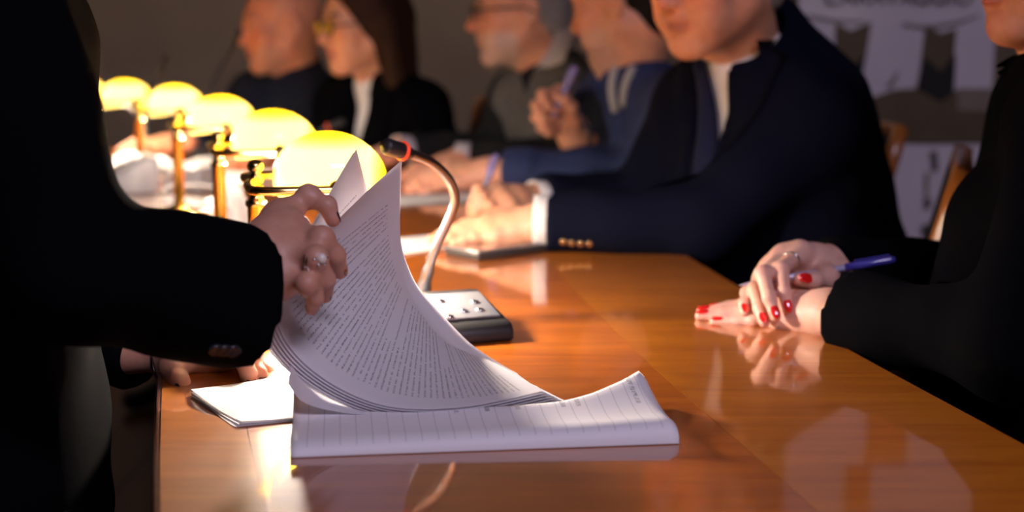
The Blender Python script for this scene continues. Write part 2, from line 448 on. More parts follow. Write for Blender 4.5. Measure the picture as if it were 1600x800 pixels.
M['pale_plastic'] = pbr('pale_grey_plastic', (0.32, 0.31, 0.34), 0.4, noise=0.06)
M['cable'] = pbr('grey_cable', (0.28, 0.28, 0.32), 0.45, noise=0.06)
M['red_ring'] = pbr('red_light_ring', (0.75, 0.05, 0.02), 0.4, emis=(1.0, 0.07, 0.02), estr=0.45)
M['skin'] = skin_mat('skin')
M['nail_red'] = pbr('red_nail_varnish', (0.72, 0.012, 0.012), 0.16, coat=1.0, noise=0.05)
M['nail_dark'] = pbr('plum_nail_varnish', (0.05, 0.008, 0.014), 0.2, coat=1.0, noise=0.05)
M['suit_black'] = pbr('black_suit_wool', (0.0018, 0.0018, 0.0030), 0.95, noise=0.25, nscale=400, bump=0.2, bscale=1200, spec=0.03)
M['suit_navy'] = pbr('dark_navy_suit_wool', (0.0040, 0.0048, 0.0125), 0.95, noise=0.2, nscale=500, bump=0.2, bscale=1400, spec=0.04)
M['jacket_blue'] = pbr('blue_jacket_cloth', (0.022, 0.034, 0.105), 0.8, noise=0.2, nscale=300, bump=0.3, bscale=900, spec=0.3)
M['knit_navy'] = pbr('dark_navy_knit', (0.010, 0.013, 0.026), 0.9, noise=0.2, nscale=300, bump=0.4, bscale=700, spec=0.2)
M['knit_grey'] = pbr('grey_wool_knit', (0.105, 0.100, 0.098), 0.9, noise=0.2, nscale=200, bump=0.5, bscale=600, spec=0.2)
M['charcoal'] = pbr('charcoal_sleeve_cloth', (0.010, 0.010, 0.011), 0.9, noise=0.2, nscale=300, bump=0.3, bscale=900, spec=0.2)
M['trousers'] = pbr('dark_trouser_wool', (0.010, 0.011, 0.016), 0.9, noise=0.2, nscale=300)
M['shirt'] = pbr('white_shirt_cotton', (0.72, 0.70, 0.68), 0.75, noise=0.04, bump=0.15, bscale=1200)
M['shirt_pale'] = pbr('pale_lilac_shirt_cotton', (0.50, 0.46, 0.50), 0.75, noise=0.05, bump=0.15, bscale=1200)
M['tie'] = pbr('navy_silk_tie', (0.007, 0.009, 0.034), 0.75, noise=0.2, nscale=500, spec=0.1)
M['cord'] = pbr('pale_jacket_cord', (0.40, 0.39, 0.38), 0.7, noise=0.1)
M['hair_dark'] = pbr('dark_hair', (0.006, 0.004, 0.003), 0.6, noise=0.5, nscale=60, bump=0.4, bscale=220, spec=0.15)
M['hair_brown'] = pbr('brown_hair', (0.030, 0.011, 0.004), 0.6, noise=0.5, nscale=60, bump=0.4, bscale=220, spec=0.15)
M['hair_grey'] = pbr('grey_hair', (0.22, 0.20, 0.18), 0.6, noise=0.4, nscale=90, bump=0.6, bscale=260)
M['eye'] = pbr('eye_white', (0.6, 0.56, 0.52), 0.2, noise=0.02)
M['iris'] = pbr('dark_iris', (0.02, 0.012, 0.008), 0.15, noise=0.2)
M['rim_dark'] = pbr('dark_glasses_rim', (0.04, 0.025, 0.02), 0.3, noise=0.1)
M['lens_lamp_glint'] = pbr('lamp_glint_glasses_lens', (0.80, 0.52, 0.05), 0.08, coat=1.0, noise=0.05)  # reflection of the lamp shade painted in as an amber lens colour
M['lens_clear'] = pbr('pale_glasses_lens', (0.55, 0.60, 0.68), 0.08, coat=1.0, noise=0.05)
M['bronze'] = pbr('bronze_button', (0.55, 0.36, 0.18), 0.25, 0.9, noise=0.15)
M['black_button'] = pbr('black_button', (0.02, 0.02, 0.024), 0.3, noise=0.1)
M['pearl'] = pbr('pearl', (0.8, 0.72, 0.62), 0.2, coat=0.6, noise=0.05)
M['pen_blue'] = pbr('blue_pen_plastic', (0.05, 0.045, 0.30), 0.2, coat=0.6, noise=0.05)
M['pen_clear'] = pbr('clear_pen_plastic', (0.42, 0.40, 0.58), 0.15, coat=0.8, noise=0.05)
M['pen_violet'] = pbr('violet_pen_plastic', (0.24, 0.20, 0.42), 0.25, coat=0.5, noise=0.05)
M['padding'] = pbr('dark_chair_padding', (0.012, 0.012, 0.014), 0.8, noise=0.2, bump=0.2, bscale=400)
M['banner'] = pbr('white_banner_fabric', (0.80, 0.74, 0.80), 0.7, noise=0.06, nscale=7)
M['print_brown'] = pbr('brown_banner_print', (0.13, 0.09, 0.045), 0.7, noise=0.3, nscale=9)
M['print_dark'] = pbr('dark_banner_print', (0.010, 0.008, 0.007), 0.7, noise=0.2, nscale=9)
M['print_tan'] = pbr('tan_banner_print', (0.28, 0.22, 0.17), 0.7, noise=0.2, nscale=9)
M['print_grey'] = pbr('grey_banner_print', (0.28, 0.26, 0.26), 0.7, noise=0.2, nscale=9)
M['print_text'] = pbr('dark_grey_lettering', (0.10, 0.09, 0.09), 0.7, noise=0.1)
M['print_red'] = pbr('orange_red_banner_print', (0.62, 0.085, 0.02), 0.7, noise=0.08)
M['screen'] = pbr('dark_glass_screen', (0.02, 0.02, 0.025), 0.06, coat=1.0, noise=0.05)
M['phone_case'] = pbr('dark_phone_case', (0.030, 0.024, 0.024), 0.45, noise=0.1)
M['phone_edge'] = pbr('silver_phone_edge', (0.55, 0.53, 0.56), 0.3, 0.8, noise=0.05)
M['page'] = paper_mat('printed_page', lines=58, density=0.74, seed=1.0, start=0.05, end=0.88, ink=0.62)
M['page_b'] = paper_mat('printed_page_short', lines=58, density=0.4, seed=5.0, start=0.10, end=0.88, ink=0.6)
M['page_form'] = paper_mat('printed_form_page', lines=24, density=0.10, seed=9.0, rules=24, ink=0.6, margin=0.3, transl=0.0)
M['page_plain'] = paper_mat('plain_page', transl=0.2)
M['page_side'] = paper_mat('side_printed_page', lines=22, density=0.8, seed=2.0, start=0.25, end=0.8, margin=0.2, ink=0.35)

def shade_mat():
    """yellow opal glass: lit from inside by the bulb and glowing itself"""
    m, nt, b = new_mat('yellow_opal_glass'); L = nt.links.new
    b.inputs['Base Color'].default_value = (0.55, 0.42, 0.05, 1); b.inputs['Roughness'].default_value = 0.08; b.inputs['Coat Weight'].default_value = 0.5
    b.inputs['Emission Color'].default_value = (1.0, 0.78, 0.02, 1); b.inputs['Emission Strength'].default_value = 0.42
    tr = N(nt, 'ShaderNodeBsdfTranslucent')
    # glow painted into the glass colour: creamy hot middle, yellow towards crown and lips
    tc = N(nt, 'ShaderNodeTexCoord'); sp = N(nt, 'ShaderNodeSeparateXYZ'); L(tc.outputs['Generated'], sp.inputs[0])
    ax = N(nt, 'ShaderNodeMath', operation='MULTIPLY_ADD'); ax.inputs[1].default_value = 2.0; ax.inputs[2].default_value = -1.0; L(sp.outputs[0], ax.inputs[0])
    ab = N(nt, 'ShaderNodeMath', operation='ABSOLUTE'); L(ax.outputs[0], ab.inputs[0])
    mxx = N(nt, 'ShaderNodeMath', operation='MAXIMUM'); L(ab.outputs[0], mxx.inputs[0]); L(sp.outputs[2], mxx.inputs[1])
    cr = N(nt, 'ShaderNodeValToRGB'); cr.color_ramp.elements[0].position = 0.76; cr.color_ramp.elements[0].color = (1.0, 0.92, 0.60, 1)
    cr.color_ramp.elements[1].position = 0.97; cr.color_ramp.elements[1].color = (1.0, 0.80, 0.04, 1)
    L(mxx.outputs[0], cr.inputs['Fac']); L(cr.outputs[0], tr.inputs[0])
    ms = N(nt, 'ShaderNodeMixShader'); ms.inputs[0].default_value = 0.45
    L(b.outputs[0], ms.inputs[1]); L(tr.outputs[0], ms.inputs[2]); L(ms.outputs[0], nt.nodes['Material Output'].inputs['Surface'])
    return m
M['shade'] = shade_mat()
def bulb_mat():
    m, nt, b = new_mat('lit_clear_bulb'); nt.nodes.remove(b)
    e = N(nt, 'ShaderNodeEmission'); e.inputs[0].default_value = (1.0, 0.85, 0.6, 1); e.inputs[1].default_value = 340
    t = N(nt, 'ShaderNodeBsdfTransparent'); x = N(nt, 'ShaderNodeMixShader'); x.inputs[0].default_value = 0.2
    nt.links.new(t.outputs[0], x.inputs[1]); nt.links.new(e.outputs[0], x.inputs[2]); nt.links.new(x.outputs[0], nt.nodes['Material Output'].inputs['Surface'])
    return m
M['bulb'] = bulb_mat()
# ================================================================ the setting
def plane_box(name, lo, hi, mat):
    b = MB(); c = (V(*lo) + V(*hi)) / 2; b.box(c, V(*hi) - V(*lo)); o = b.build(name, mat, smooth=False, loc=(c[0], c[1], lo[2])); return tag(o, kind='structure')
X0, X1, Y0, Y1, ZC = -3.6, 2.3, -3.0, 6.0, 3.1
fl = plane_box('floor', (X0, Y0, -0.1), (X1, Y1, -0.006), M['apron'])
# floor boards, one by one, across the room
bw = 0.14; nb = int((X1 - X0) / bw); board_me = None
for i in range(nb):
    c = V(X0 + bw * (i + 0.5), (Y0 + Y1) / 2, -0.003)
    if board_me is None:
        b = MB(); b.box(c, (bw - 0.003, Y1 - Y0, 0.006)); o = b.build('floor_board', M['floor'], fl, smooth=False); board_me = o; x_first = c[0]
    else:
        o = board_me.copy(); COL.objects.link(o); o.location.x = c[0] - x_first
plane_box('ceiling', (X0, Y0, ZC), (X1, Y1, ZC + 0.1), M['ceil'])
plane_box('wall_back', (X0, Y1, 0), (X1, Y1 + 0.1, ZC), M['wall'])
plane_box('wall_left', (X0 - 0.1, Y0, 0), (X0, Y1, ZC), M['wall'])
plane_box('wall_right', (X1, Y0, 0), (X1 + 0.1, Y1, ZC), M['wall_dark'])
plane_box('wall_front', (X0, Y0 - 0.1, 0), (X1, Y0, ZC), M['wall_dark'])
for nm, lo, hi in (('baseboard_back', (X0, Y1 - 0.02, 0), (X1, Y1, 0.12)), ('baseboard_left', (X0, Y0, 0), (X0 + 0.02, Y1 - 0.02, 0.12)), ('baseboard_right', (X1 - 0.02, Y0, 0), (X1, Y1 - 0.02, 0.12))):
    bevel(plane_box(nm, lo, hi, M['apron']), 0.006)

# ================================================================ the long table
# stations along the table: (left edge x, y), (right edge x, y)
pr = [T(1600, 688)[:2], T(1290, 521)[:2], T(1070, 394)[:2]]
dirn = (pr[0] - pr[1]) / np.linalg.norm(pr[0] - pr[1])
right_ctrl = [pr[0] + dirn * 0.75, pr[0], pr[1], pr[2], V(0.165, 2.85), V(0.0, 3.30), V(-0.22, 3.53), V(-0.46, 3.70), V(-0.76, 3.89), V(-1.15, 4.12), V(-1.55, 4.33)]
left_ctrl = [V(-0.10, 0.36), T(236, 795)[:2], T(243, 600)[:2], V(-0.500, 2.00), V(-0.700, 2.52), V(-0.93, 3.05), V(-1.15, 3.42), V(-1.40, 3.72), V(-1.72, 3.98)]
NS = 17
RE = catmull([np.r_[p, 0] for p in right_ctrl], 120)[:, :2]
LE = catmull([np.r_[p, 0] for p in left_ctrl], 120)[:, :2]
def stat(E, n): return E[np.linspace(0, len(E) - 1, n).astype(int)]
table = thing('conference_table', (0.0, 2.2, 0.0), 'long glossy cherry-veneered conference table curving away to the left', 'table')
outline = list(RE[::3]) + [RE[-1]] + list(LE[::-1][::3]) + [LE[0]]
top = MB().prism([(p[0], p[1]) for p in outline], TABLE_Z - 0.036, TABLE_Z - 0.0012).build('table_top', M['edge'], table)
bevel(top, 0.004, 3)
# veneer panels, each its own piece, laid on the top with fine joints
def inset(E, other, w):
    d = other - E; return E + d / np.linalg.norm(d, axis=1)[:, None] * w
RB0, RB1 = inset(RE, LE, 0.006), inset(RE, LE, 0.225)
LB0, LB1 = inset(LE, RE, 0.006), inset(LE, RE, 0.075)
g = 3
def panels(A, B, cuts, mat):
    for a, b in zip(cuts[:-1], cuts[1:]):
        ids = list(range(a, b + 1, 2)); ids = ids if ids[-1] == b else ids + [b]
        pa = [A[i] for i in ids]; pb = [B[i] for i in ids]
        cen = sum(pa + pb) / (2 * len(ids))
        poly = pa + pb[::-1]
        poly = [p + nrm(cen - p) * 0.0004 for p in poly]
        area = sum(poly[i][0] * poly[(i + 1) % len(poly)][1] - poly[(i + 1) % len(poly)][0] * poly[i][1] for i in range(len(poly)))
        if area < 0: poly = poly[::-1]
        MB().prism([(p[0], p[1]) for p in poly], TABLE_Z - 0.0012, TABLE_Z).build('veneer_panel', mat, table, smooth=False)
panels(RB0, RB1, [0, 44, 84, 119], M['border'])
panels(RB1, LB1, [0, 32, 62, 92, 119], M['field'])
panels(LB1, LB0, [0, 44, 84, 119], M['border'])
# apron and legs under the top
ap_out = [inset(RE, LE, 0.10)[i] for i in range(0, 120, 6)] + [inset(LE, RE, 0.10)[i] for i in range(119, -1, -6)]
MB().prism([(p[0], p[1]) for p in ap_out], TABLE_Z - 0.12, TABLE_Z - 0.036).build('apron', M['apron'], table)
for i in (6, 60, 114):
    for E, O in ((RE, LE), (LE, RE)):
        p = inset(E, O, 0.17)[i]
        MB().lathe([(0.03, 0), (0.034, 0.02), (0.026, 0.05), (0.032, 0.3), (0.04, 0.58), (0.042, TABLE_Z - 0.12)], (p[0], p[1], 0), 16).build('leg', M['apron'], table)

# ================================================================ desk lamps
LAMPS = [(400, 1.49), (343, 1.96), (280, 2.47), (222, 3.05), (152, 3.42), (88, 3.74)]
lp = [W(x, 300, d) for x, d in LAMPS]
lamp_names = ['nearest brass desk lamp with yellow shade, beside the lifted pages',
              'second brass desk lamp from the lifted pages, round white-hot shade',
              'third brass desk lamp from the lifted pages, yellow shade',
              'fourth brass desk lamp from the lifted pages, between two yellow shades',
              'fifth brass desk lamp from the lifted pages, near the dark hair',
              'farthest brass desk lamp, mostly hidden behind the standing woman\'s hair']
def shade_mesh(L=0.155, R=0.056, down=0.018):
    """half-barrel shade with rounded ends, open below, along local y"""
    nu, nv = 40, 22; v = []; f = []
    def prof(y):      # radius of the section at y
        t = abs(y) / (L / 2); return R * max(0.0, 1 - t ** 3.2) ** 0.42
    ys = [math.sin(math.pi / 2 * q) * L / 2 for q in np.linspace(-1, 1, nu)]
    for lay in (0, 1):
        for y in ys:
            r = max(prof(y) - 0.0028 * lay, 0.0005); dn = down * (0.35 + 0.65 * r / R)
            a0 = math.asin(min(0.95, dn / max(r, dn * 1.06)))
            for a in np.linspace(-a0, math.pi + a0, nv):
                v.append((r * 1.06 * math.cos(a), y, r * 0.90 * math.sin(a)))
    n = nu * nv
    for i in range(nu - 1):
        for j in range(nv - 1):
            a = i * nv + j
            f.append((a, a + 1, a + nv + 1, a + nv)); b = a + n; f.append((b, b + nv, b + nv + 1, b + 1))
        a = i * nv; f.append((a, a + nv, a + nv + n, a + n)); a = i * nv + nv - 1; f.append((a, a + n, a + nv + n, a + nv))
    return np.array(v), f
sv, sf = shade_mesh()
HZ = 0.163                        # pivot height above the table
def build_lamp(base, rot, label, power):
    t = thing('desk_lamp', base, label, 'lamp', 'brass desk lamps along the table')
    B = np.array(base)
    ca, sa = math.cos(rot), math.sin(rot)
    def G(p): p = np.array(p, float); return B + np.stack([p[..., 0] * ca - p[..., 1] * sa, p[..., 0] * sa + p[..., 1] * ca, p[..., 2]], -1)
    MB().lathe([(0.0, 0), (0.047, 0), (0.048, 0.006), (0.044, 0.010), (0.030, 0.014), (0.020, 0.020), (0.013, 0.026)], B, 32).build('base', M['brass'], t)
    MB().lathe([(0.0095, 0.022), (0.0095, 0.138), (0.0115, 0.139), (0.0115, 0.144), (0.0085, 0.146), (0.007, 0.152), (0.0085, 0.156), (0.0085, 0.160)], B, 24).build('post', M['brass'], t)
    fin = MB().lathe([(0.006, 0.160), (0.0085, 0.166), (0.0085, 0.170), (0.005, 0.174), (0.0085, 0.178), (0.009, 0.182), (0.006, 0.187), (0.001, 0.1885)], B, 20).build('finial', M['brass'], t)
    cx = 0.078
    for s in (-1, 1):
        pts = catmull([(0, 0, HZ + 0.003), (-0.004, s * 0.02, HZ + 0.003), (-0.010, s * 0.045, HZ + 0.002), (-0.006, s * 0.074, HZ), (0.015, s * 0.086, HZ), (0.045, s * 0.087, HZ), (cx, s * 0.087, HZ)], 26)
        MB().tube(G(pts), [0.0052] * 8 + [0.0048] * 18, 12).build('arm', M['brass'], t)
        MB().lathe([(0.001, -0.008), (0.008, -0.008), (0.0095, -0.004), (0.0095, 0.004), (0.006, 0.007), (0.001, 0.010)], G(V(cx, s * 0.084, HZ)), 16, axis=V(-sa * s, ca * s, 0)).build('pivot_knob', M['brass_dark'], t)
    mesh_obj('shade', G(sv + V(cx, 0, HZ + 0.003)), sf, M['shade'], t)
    MB().lathe([(0.002, -0.045), (0.011, -0.043), (0.012, -0.02), (0.012, 0.03), (0.009, 0.05), (0.002, 0.055)], G(V(cx, 0, HZ + 0.004)), 14, axis=V(-sa, ca, 0)).build('bulb', M['bulb'], t)
    li = bpy.data.lights.new('lamp_light', 'POINT'); li.energy = LAMP_POWER * power; li.color = LAMP_COLOR; li.shadow_soft_size = 0.018
    lo = bpy.data.objects.new('lamp_light', li); COL.objects.link(lo); lo.parent = t
    lo.location = tuple(G(V(cx, 0, HZ - 0.013)) - B)
    return t
for i, p in enumerate(lp):
    q = lp[min(i + 1, len(lp) - 1)] - lp[max(i - 1, 0)]
    rot = math.atan2(q[1], q[0]) - math.pi / 2
    build_lamp((p[0], p[1], TABLE_Z), rot * 0.8, lamp_names[i], [1.3, 0.5, 0.3, 0.25, 0.25, 0.25][i])

# ================================================================ the document being leafed through
O = V(-0.1685, 1.033, TABLE_Z); th = math.radians(7)
E1, E2 = V(math.cos(th), math.sin(th), 0), V(-math.sin(th), math.cos(th), 0)
doc = thing('printed_document', O + E1 * 0.15 + E2 * 0.1, 'thick white printed document with its upper pages lifted and curling', 'document')
# lower pile: rounded towards the viewer, its far right corner curling up
na, nb_ = 50, 30; LEN, WID = 0.302, 0.212
def pile_w(a):          # the pile is folded lengthwise: its depth varies along the page
    return float(np.interp(a, [0, 0.10, 0.22, 0.40, 0.62, 0.72, 0.82, 0.92, 1.0], [0.195, 0.175, 0.110, 0.080, 0.074, 0.077, 0.088, 0.108, 0.130]))
def pile_h(a, b):
    t = 0.0105 + 0.009 * a
    f = min(1.0, b * pile_w(a) / 0.025); r = (1 - (1 - f) ** 2.6) ** (1 / 2.2)
    z = t * (0.08 + 0.92 * r)
    z -= 0.004 * max(0.0, math.sin(math.pi * min(1, b / 0.9))) * (0.3 + 0.7 * a)
    z += 0.012 * max(0, (a - 0.72) / 0.28) ** 1.5 * max(0, (b - 0.3) / 0.7) ** 1.5
    z += 0.075 * max(0, (0.17 - a) / 0.17) ** 1.2 * max(0, (b - 0.35) / 0.65) ** 1.5  # left corner curl exaggerated, unseen behind the pages, to block lamp light
    e = min(1.0, (1 - a) / 0.02); return max(z * (0.75 + 0.25 * math.sqrt(e)), 0.0012)
v, uv, f = [], [], []
for lay in (1, 0):
    for i in range(na):
        for j in range(nb_):
            a = i / (na - 1); b = j / (nb_ - 1); b = b ** 1.5
            h = pile_h(a, b) if lay else 0.0004 + (0.012 * max(0, (a - 0.72) / 0.28) ** 1.5 * max(0, (b - 0.3) / 0.7) ** 1.5 + 0.075 * max(0, (0.17 - a) / 0.17) ** 1.2 * max(0, (b - 0.35) / 0.65) ** 1.5) * 0.8
            bow = 0.004 * max(0, 0.2 - a) * (1 - b); wd_ = pile_w(a)
            v.append(O + E1 * (a * LEN) + E2 * (b * wd_ - bow) + V(0, 0, h)); uv.append((a, b * wd_ / WID))
n = na * nb_
for i in range(na - 1):
    for j in range(nb_ - 1):
        q = i * nb_ + j; f.append((q, q + nb_, q + nb_ + 1, q + 1)); f.append((n + q, n + q + 1, n + q + nb_ + 1, n + q + nb_))
rim = [i * nb_ for i in range(na)] + [(na - 1) * nb_ + j for j in range(1, nb_)] + [i * nb_ + nb_ - 1 for i in range(na - 2, -1, -1)] + [j for j in range(nb_ - 2, 0, -1)]
for k in range(len(rim)):
    a, b = rim[k], rim[(k + 1) % len(rim)]; f.append((b, a, a + n, b + n))
mesh_obj('page_pile', v, f, M['page_form'], doc, uvs=uv)

def sheet(name, Nc, Fc, mat, nu=64, nv=14, bow=0.0, jag=(0, 0)):
    A = catmull(Nc, nu); B = catmull(Fc, nu); v, uv, f = [], [], []
    for i in range(nu):
        tn = nrm(np.cross(A[min(i + 1, nu - 1)] - A[max(i - 1, 0)], B[i] - A[i]))
        for j in range(nv):
            w = j / (nv - 1)
            v.append(A[i] * (1 - w) + B[i] * w + tn * bow * math.sin(math.pi * w)); uv.append((i / (nu - 1), w))
    for i in range(nu - 1):
        for j in range(nv - 1):
            q = i * nv + j; f.append((q, q + nv, q + nv + 1, q + 1))
    return mesh_obj(name, v, f, mat, doc, uvs=uv)
near_px = [(885, 627, 1.158), (810, 638, 1.133), (740, 645, 1.118), (660, 645, 1.116), (595, 634, 1.12), (530, 606, 1.125), (475, 566, 1.13), (440, 520, 1.13), (432, 470, 1.13), (448, 428, 1.135), (483, 392, 1.145)]
far_px = [(766, 563, 1.300), (729, 545, 1.300), (696, 521, 1.298), (664, 480, 1.296), (639, 440, 1.294), (628, 396, 1.292), (625, 350, 1.29), (626, 300, 1.285), (628, 250, 1.28)]
def shifted(L, dx=0, dy=0, dd=0, tip=(0, 0), skip=0):
    out = []; m = len(L) - 1
    for i, (x, y, d) in enumerate(L):
        t = i / m; k = math.sin(math.pi * t) ** 0.8
        out.append(W(x + dx * k + tip[0] * t ** 3 + skip * (1 - t) ** 3, y + dy * k + tip[1] * t ** 3 + skip * 0.5 * (1 - t) ** 3, d + dd))
    return out
# upper face first, then the pages behind it
sheet('page', shifted(near_px, skip=-34), shifted(far_px, skip=-4), M['page'], bow=0.002)
for i in range(1, 7):
    sheet('page', shifted(near_px, -2.6 * i, 3.0 * i if i < 4 else 3.0 * 4, 0.0012 * i, (-7 * i, 3 * i), skip=-34 + 6 * i),
          shifted(far_px, 1.1 * i, -0.4 * i, 0.0012 * i, (-3 * i, 8 * i), skip=-4 + 15 * i), M['page_plain'], bow=0.002)
# the pages that stand further up behind
near2 = [(880, 629, 1.160), (740, 649, 1.124), (600, 640, 1.128), (520, 610, 1.135), (462, 566, 1.14), (428, 515, 1.145), (424, 465, 1.15), (440, 425, 1.16), (472, 385, 1.17)]
far2 = [(800, 582, 1.305), (715, 545, 1.308), (648, 490, 1.312), (605, 410, 1.315), (586, 345, 1.315), (572, 290, 1.315), (557, 232, 1.31)]
sheet('page', [W(*p) for p in near2], [W(*p) for p in far2], M['page_b'], bow=0.001)
sheet('page', [W(x - 3, y + 2, d + 0.002) for x, y, d in near2], [W(x - 2 - 3 * (i > 4), y + 6, d + 0.003) for i, (x, y, d) in enumerate(far2)], M['page'], bow=0.001)

# lowest lifted page, added half raised to keep lamp light off the pile
near3 = [(878, 631, 1.160), (740, 650, 1.122), (600, 650, 1.120), (525, 643, 1.112), (474, 628, 1.100), (450, 600, 1.098)]
far3 = [(800, 584, 1.305), (700, 570, 1.308), (610, 556, 1.312), (545, 530, 1.315), (500, 490, 1.315), (478, 445, 1.31)]
sheet('page', [W(*p) for p in near3], [W(*p) for p in far3], M['page_plain'], bow=0.001)

# the second, thin document under the woman's other hand
c0 = [T(296, 619), T(368, 669), T(500, 655), T(470, 588)]
d2 = thing('thin_document', sum(c0) / 4 * V(1, 1, 0) + V(0, 0, TABLE_Z), 'thin stapled sheets lying near the left table edge, under the fingers', 'document')
for k in range(3):
    v, uv, f = [], [], []; nu, nv = 24, 16
    for i in range(nu):
        for j in range(nv):
            a, b = i / (nu - 1), j / (nv - 1)
            p = (c0[0] * (1 - a) + c0[3] * a) * (1 - b) + (c0[1] * (1 - a) + c0[2] * a) * b
            lift = 0.0008 + 0.0012 * k + 0.004 * max(0, 1 - a * 3) * (0.4 + 0.6 * math.sin(b * 6)) * (0.3 + 0.35 * k)
            p = p + V(0.004 * k * a - 0.002 * k * math.sin(b * 5), 0.003 * k, lift); v.append(p); uv.append((b, a))
    for i in range(nu - 1):
        for j in range(nv - 1):
            q = i * nv + j; f.append((q, q + nv, q + nv + 1, q + 1))
    mesh_obj('page', v, f, M['page_side'] if k == 2 else M['page_plain'], d2, uvs=uv)

# ================================================================ table microphones
def microphone(base_pt, neck_px, label, head_len=0.035, rot=0.0, r=0.0052, ring='red_ring', neck='neck'):
    t = thing('gooseneck_microphone', base_pt, label, 'microphone', 'gooseneck microphones on the table')
    B = np.array(base_pt); ca, sa = math.cos(rot), math.sin(rot)
    def G(x, y, z): return B + V(x * ca - y * sa, x * sa + y * ca, z)
    # wedge console, higher at the back
    prof = [(-0.065, 0.0), (0.06, 0.0), (0.06, 0.034), (0.036, 0.040), (-0.058, 0.020), (-0.065, 0.012)]
    v = [G(x, s * (0.045 - (0.004 if y > 0.02 else 0)), y) for s in (-1, 1) for (x, y) in [(a, b) for a, b in prof]]
    k = len(prof)
    f = [tuple(range(k)), tuple(range(2 * k - 1, k - 1, -1))] + [(i, i + k, (i + 1) % k + k, (i + 1) % k) for i in range(k)]
    o = mesh_obj('console', v, f, M['black_plastic'], t); bevel(o, 0.005, 3)
    pan = MB(); up = nrm(V(-0.020, 0, 0.094)); sl = nrm(V(0.094, 0, 0.020))
    def rotv(a): return V(a[0] * ca - a[1] * sa, a[0] * sa + a[1] * ca, a[2])
    pc = G(-0.012, 0, 0.0312)
    pan.box(pc, (0.070, 0.072, 0.003), rotv(sl), rotv(V(0, 1, 0)), rotv(up)); bevel(pan.build('top_plate', M['grey_plastic'], t, smooth=False), 0.001)
    for ox, oy in ((-0.018, -0.018), (-0.018, 0.0), (0.004, -0.02), (0.012, 0.016), (-0.03, 0.02)):
        MB().lathe([(0.0045, 0), (0.0045, 0.002), (0.001, 0.003)], pc + rotv(sl) * ox + rotv(V(0, 1, 0)) * oy + rotv(up) * 0.001, 12, axis=rotv(up)).build('button', M['chrome'], t)
    pts = catmull(neck_px, 48)
    MB().tube(pts[:-1], [0.0085] * 5 + [0.0068] * 4 + [r] * (48 - 1 - 9), 14).build('gooseneck', M[neck], t)
    MB().lathe([(0.0115, 0), (0.0115, 0.010), (0.009, 0.016)], pts[0] - nrm(pts[1] - pts[0]) * 0.006, 18, axis=pts[1] - pts[0]).build('neck_socket', M['black_plastic'], t)
    ax = nrm(pts[-1] - pts[-3]); e = pts[-1]
    MB().lathe([(0.0045, -0.016), (0.0078, -0.006), (0.0088, 0), (0.0088, head_len), (0.0075, head_len + 0.004), (0.002, head_len + 0.005)], e, 20, axis=ax).build('microphone_head', M['black_plastic'], t)
    MB().torus(e - ax * 0.001, 0.0088, 0.0020, ax, 24, 8).build('light_ring', M[ring], t)
    return t
mb = V(-0.062, 1.495, TABLE_Z)
microphone(mb, [W(659, 474, 1.55), W(664, 444, 1.55), W(680, 390, 1.54), W(703, 340, 1.53), W(711, 310, 1.52), W(701, 280, 1.505), W(676, 255, 1.485), W(650, 243, 1.47), W(628, 236, 1.455)],
           'grey gooseneck microphone with red ring, standing behind the lifted pages', 0.021, rot=1.94)
def far_mic(px_base, d, chain, label, ring='black_plastic'):
    b = W(px_base[0], px_base[1], d); b = V(b[0], b[1], TABLE_Z)
    microphone(b, [b + V(0.0, 0, 0.04)] + [W(*c) for c in chain], label, 0.04, rot=-1.0, ring=ring, neck='black_plastic')
far_mic((310, 230), 3.82, [(318, 165, 3.82), (338, 120, 3.82), (358, 85, 3.82), (366, 68, 3.82)], 'black gooseneck microphone pointing at the bald man\'s face')
far_mic((228, 215), 3.95, [(230, 160, 3.95), (240, 135, 3.95), (250, 115, 3.95), (253, 108, 3.95)], 'farthest black gooseneck microphone, above the left lamps')
far_mic((478, 240), 3.55, [(484, 222, 3.55), (494, 210, 3.55), (506, 202, 3.55), (513, 199, 3.55)], 'gooseneck microphone with glowing red ring in front of the woman with glasses', 'red_ring')
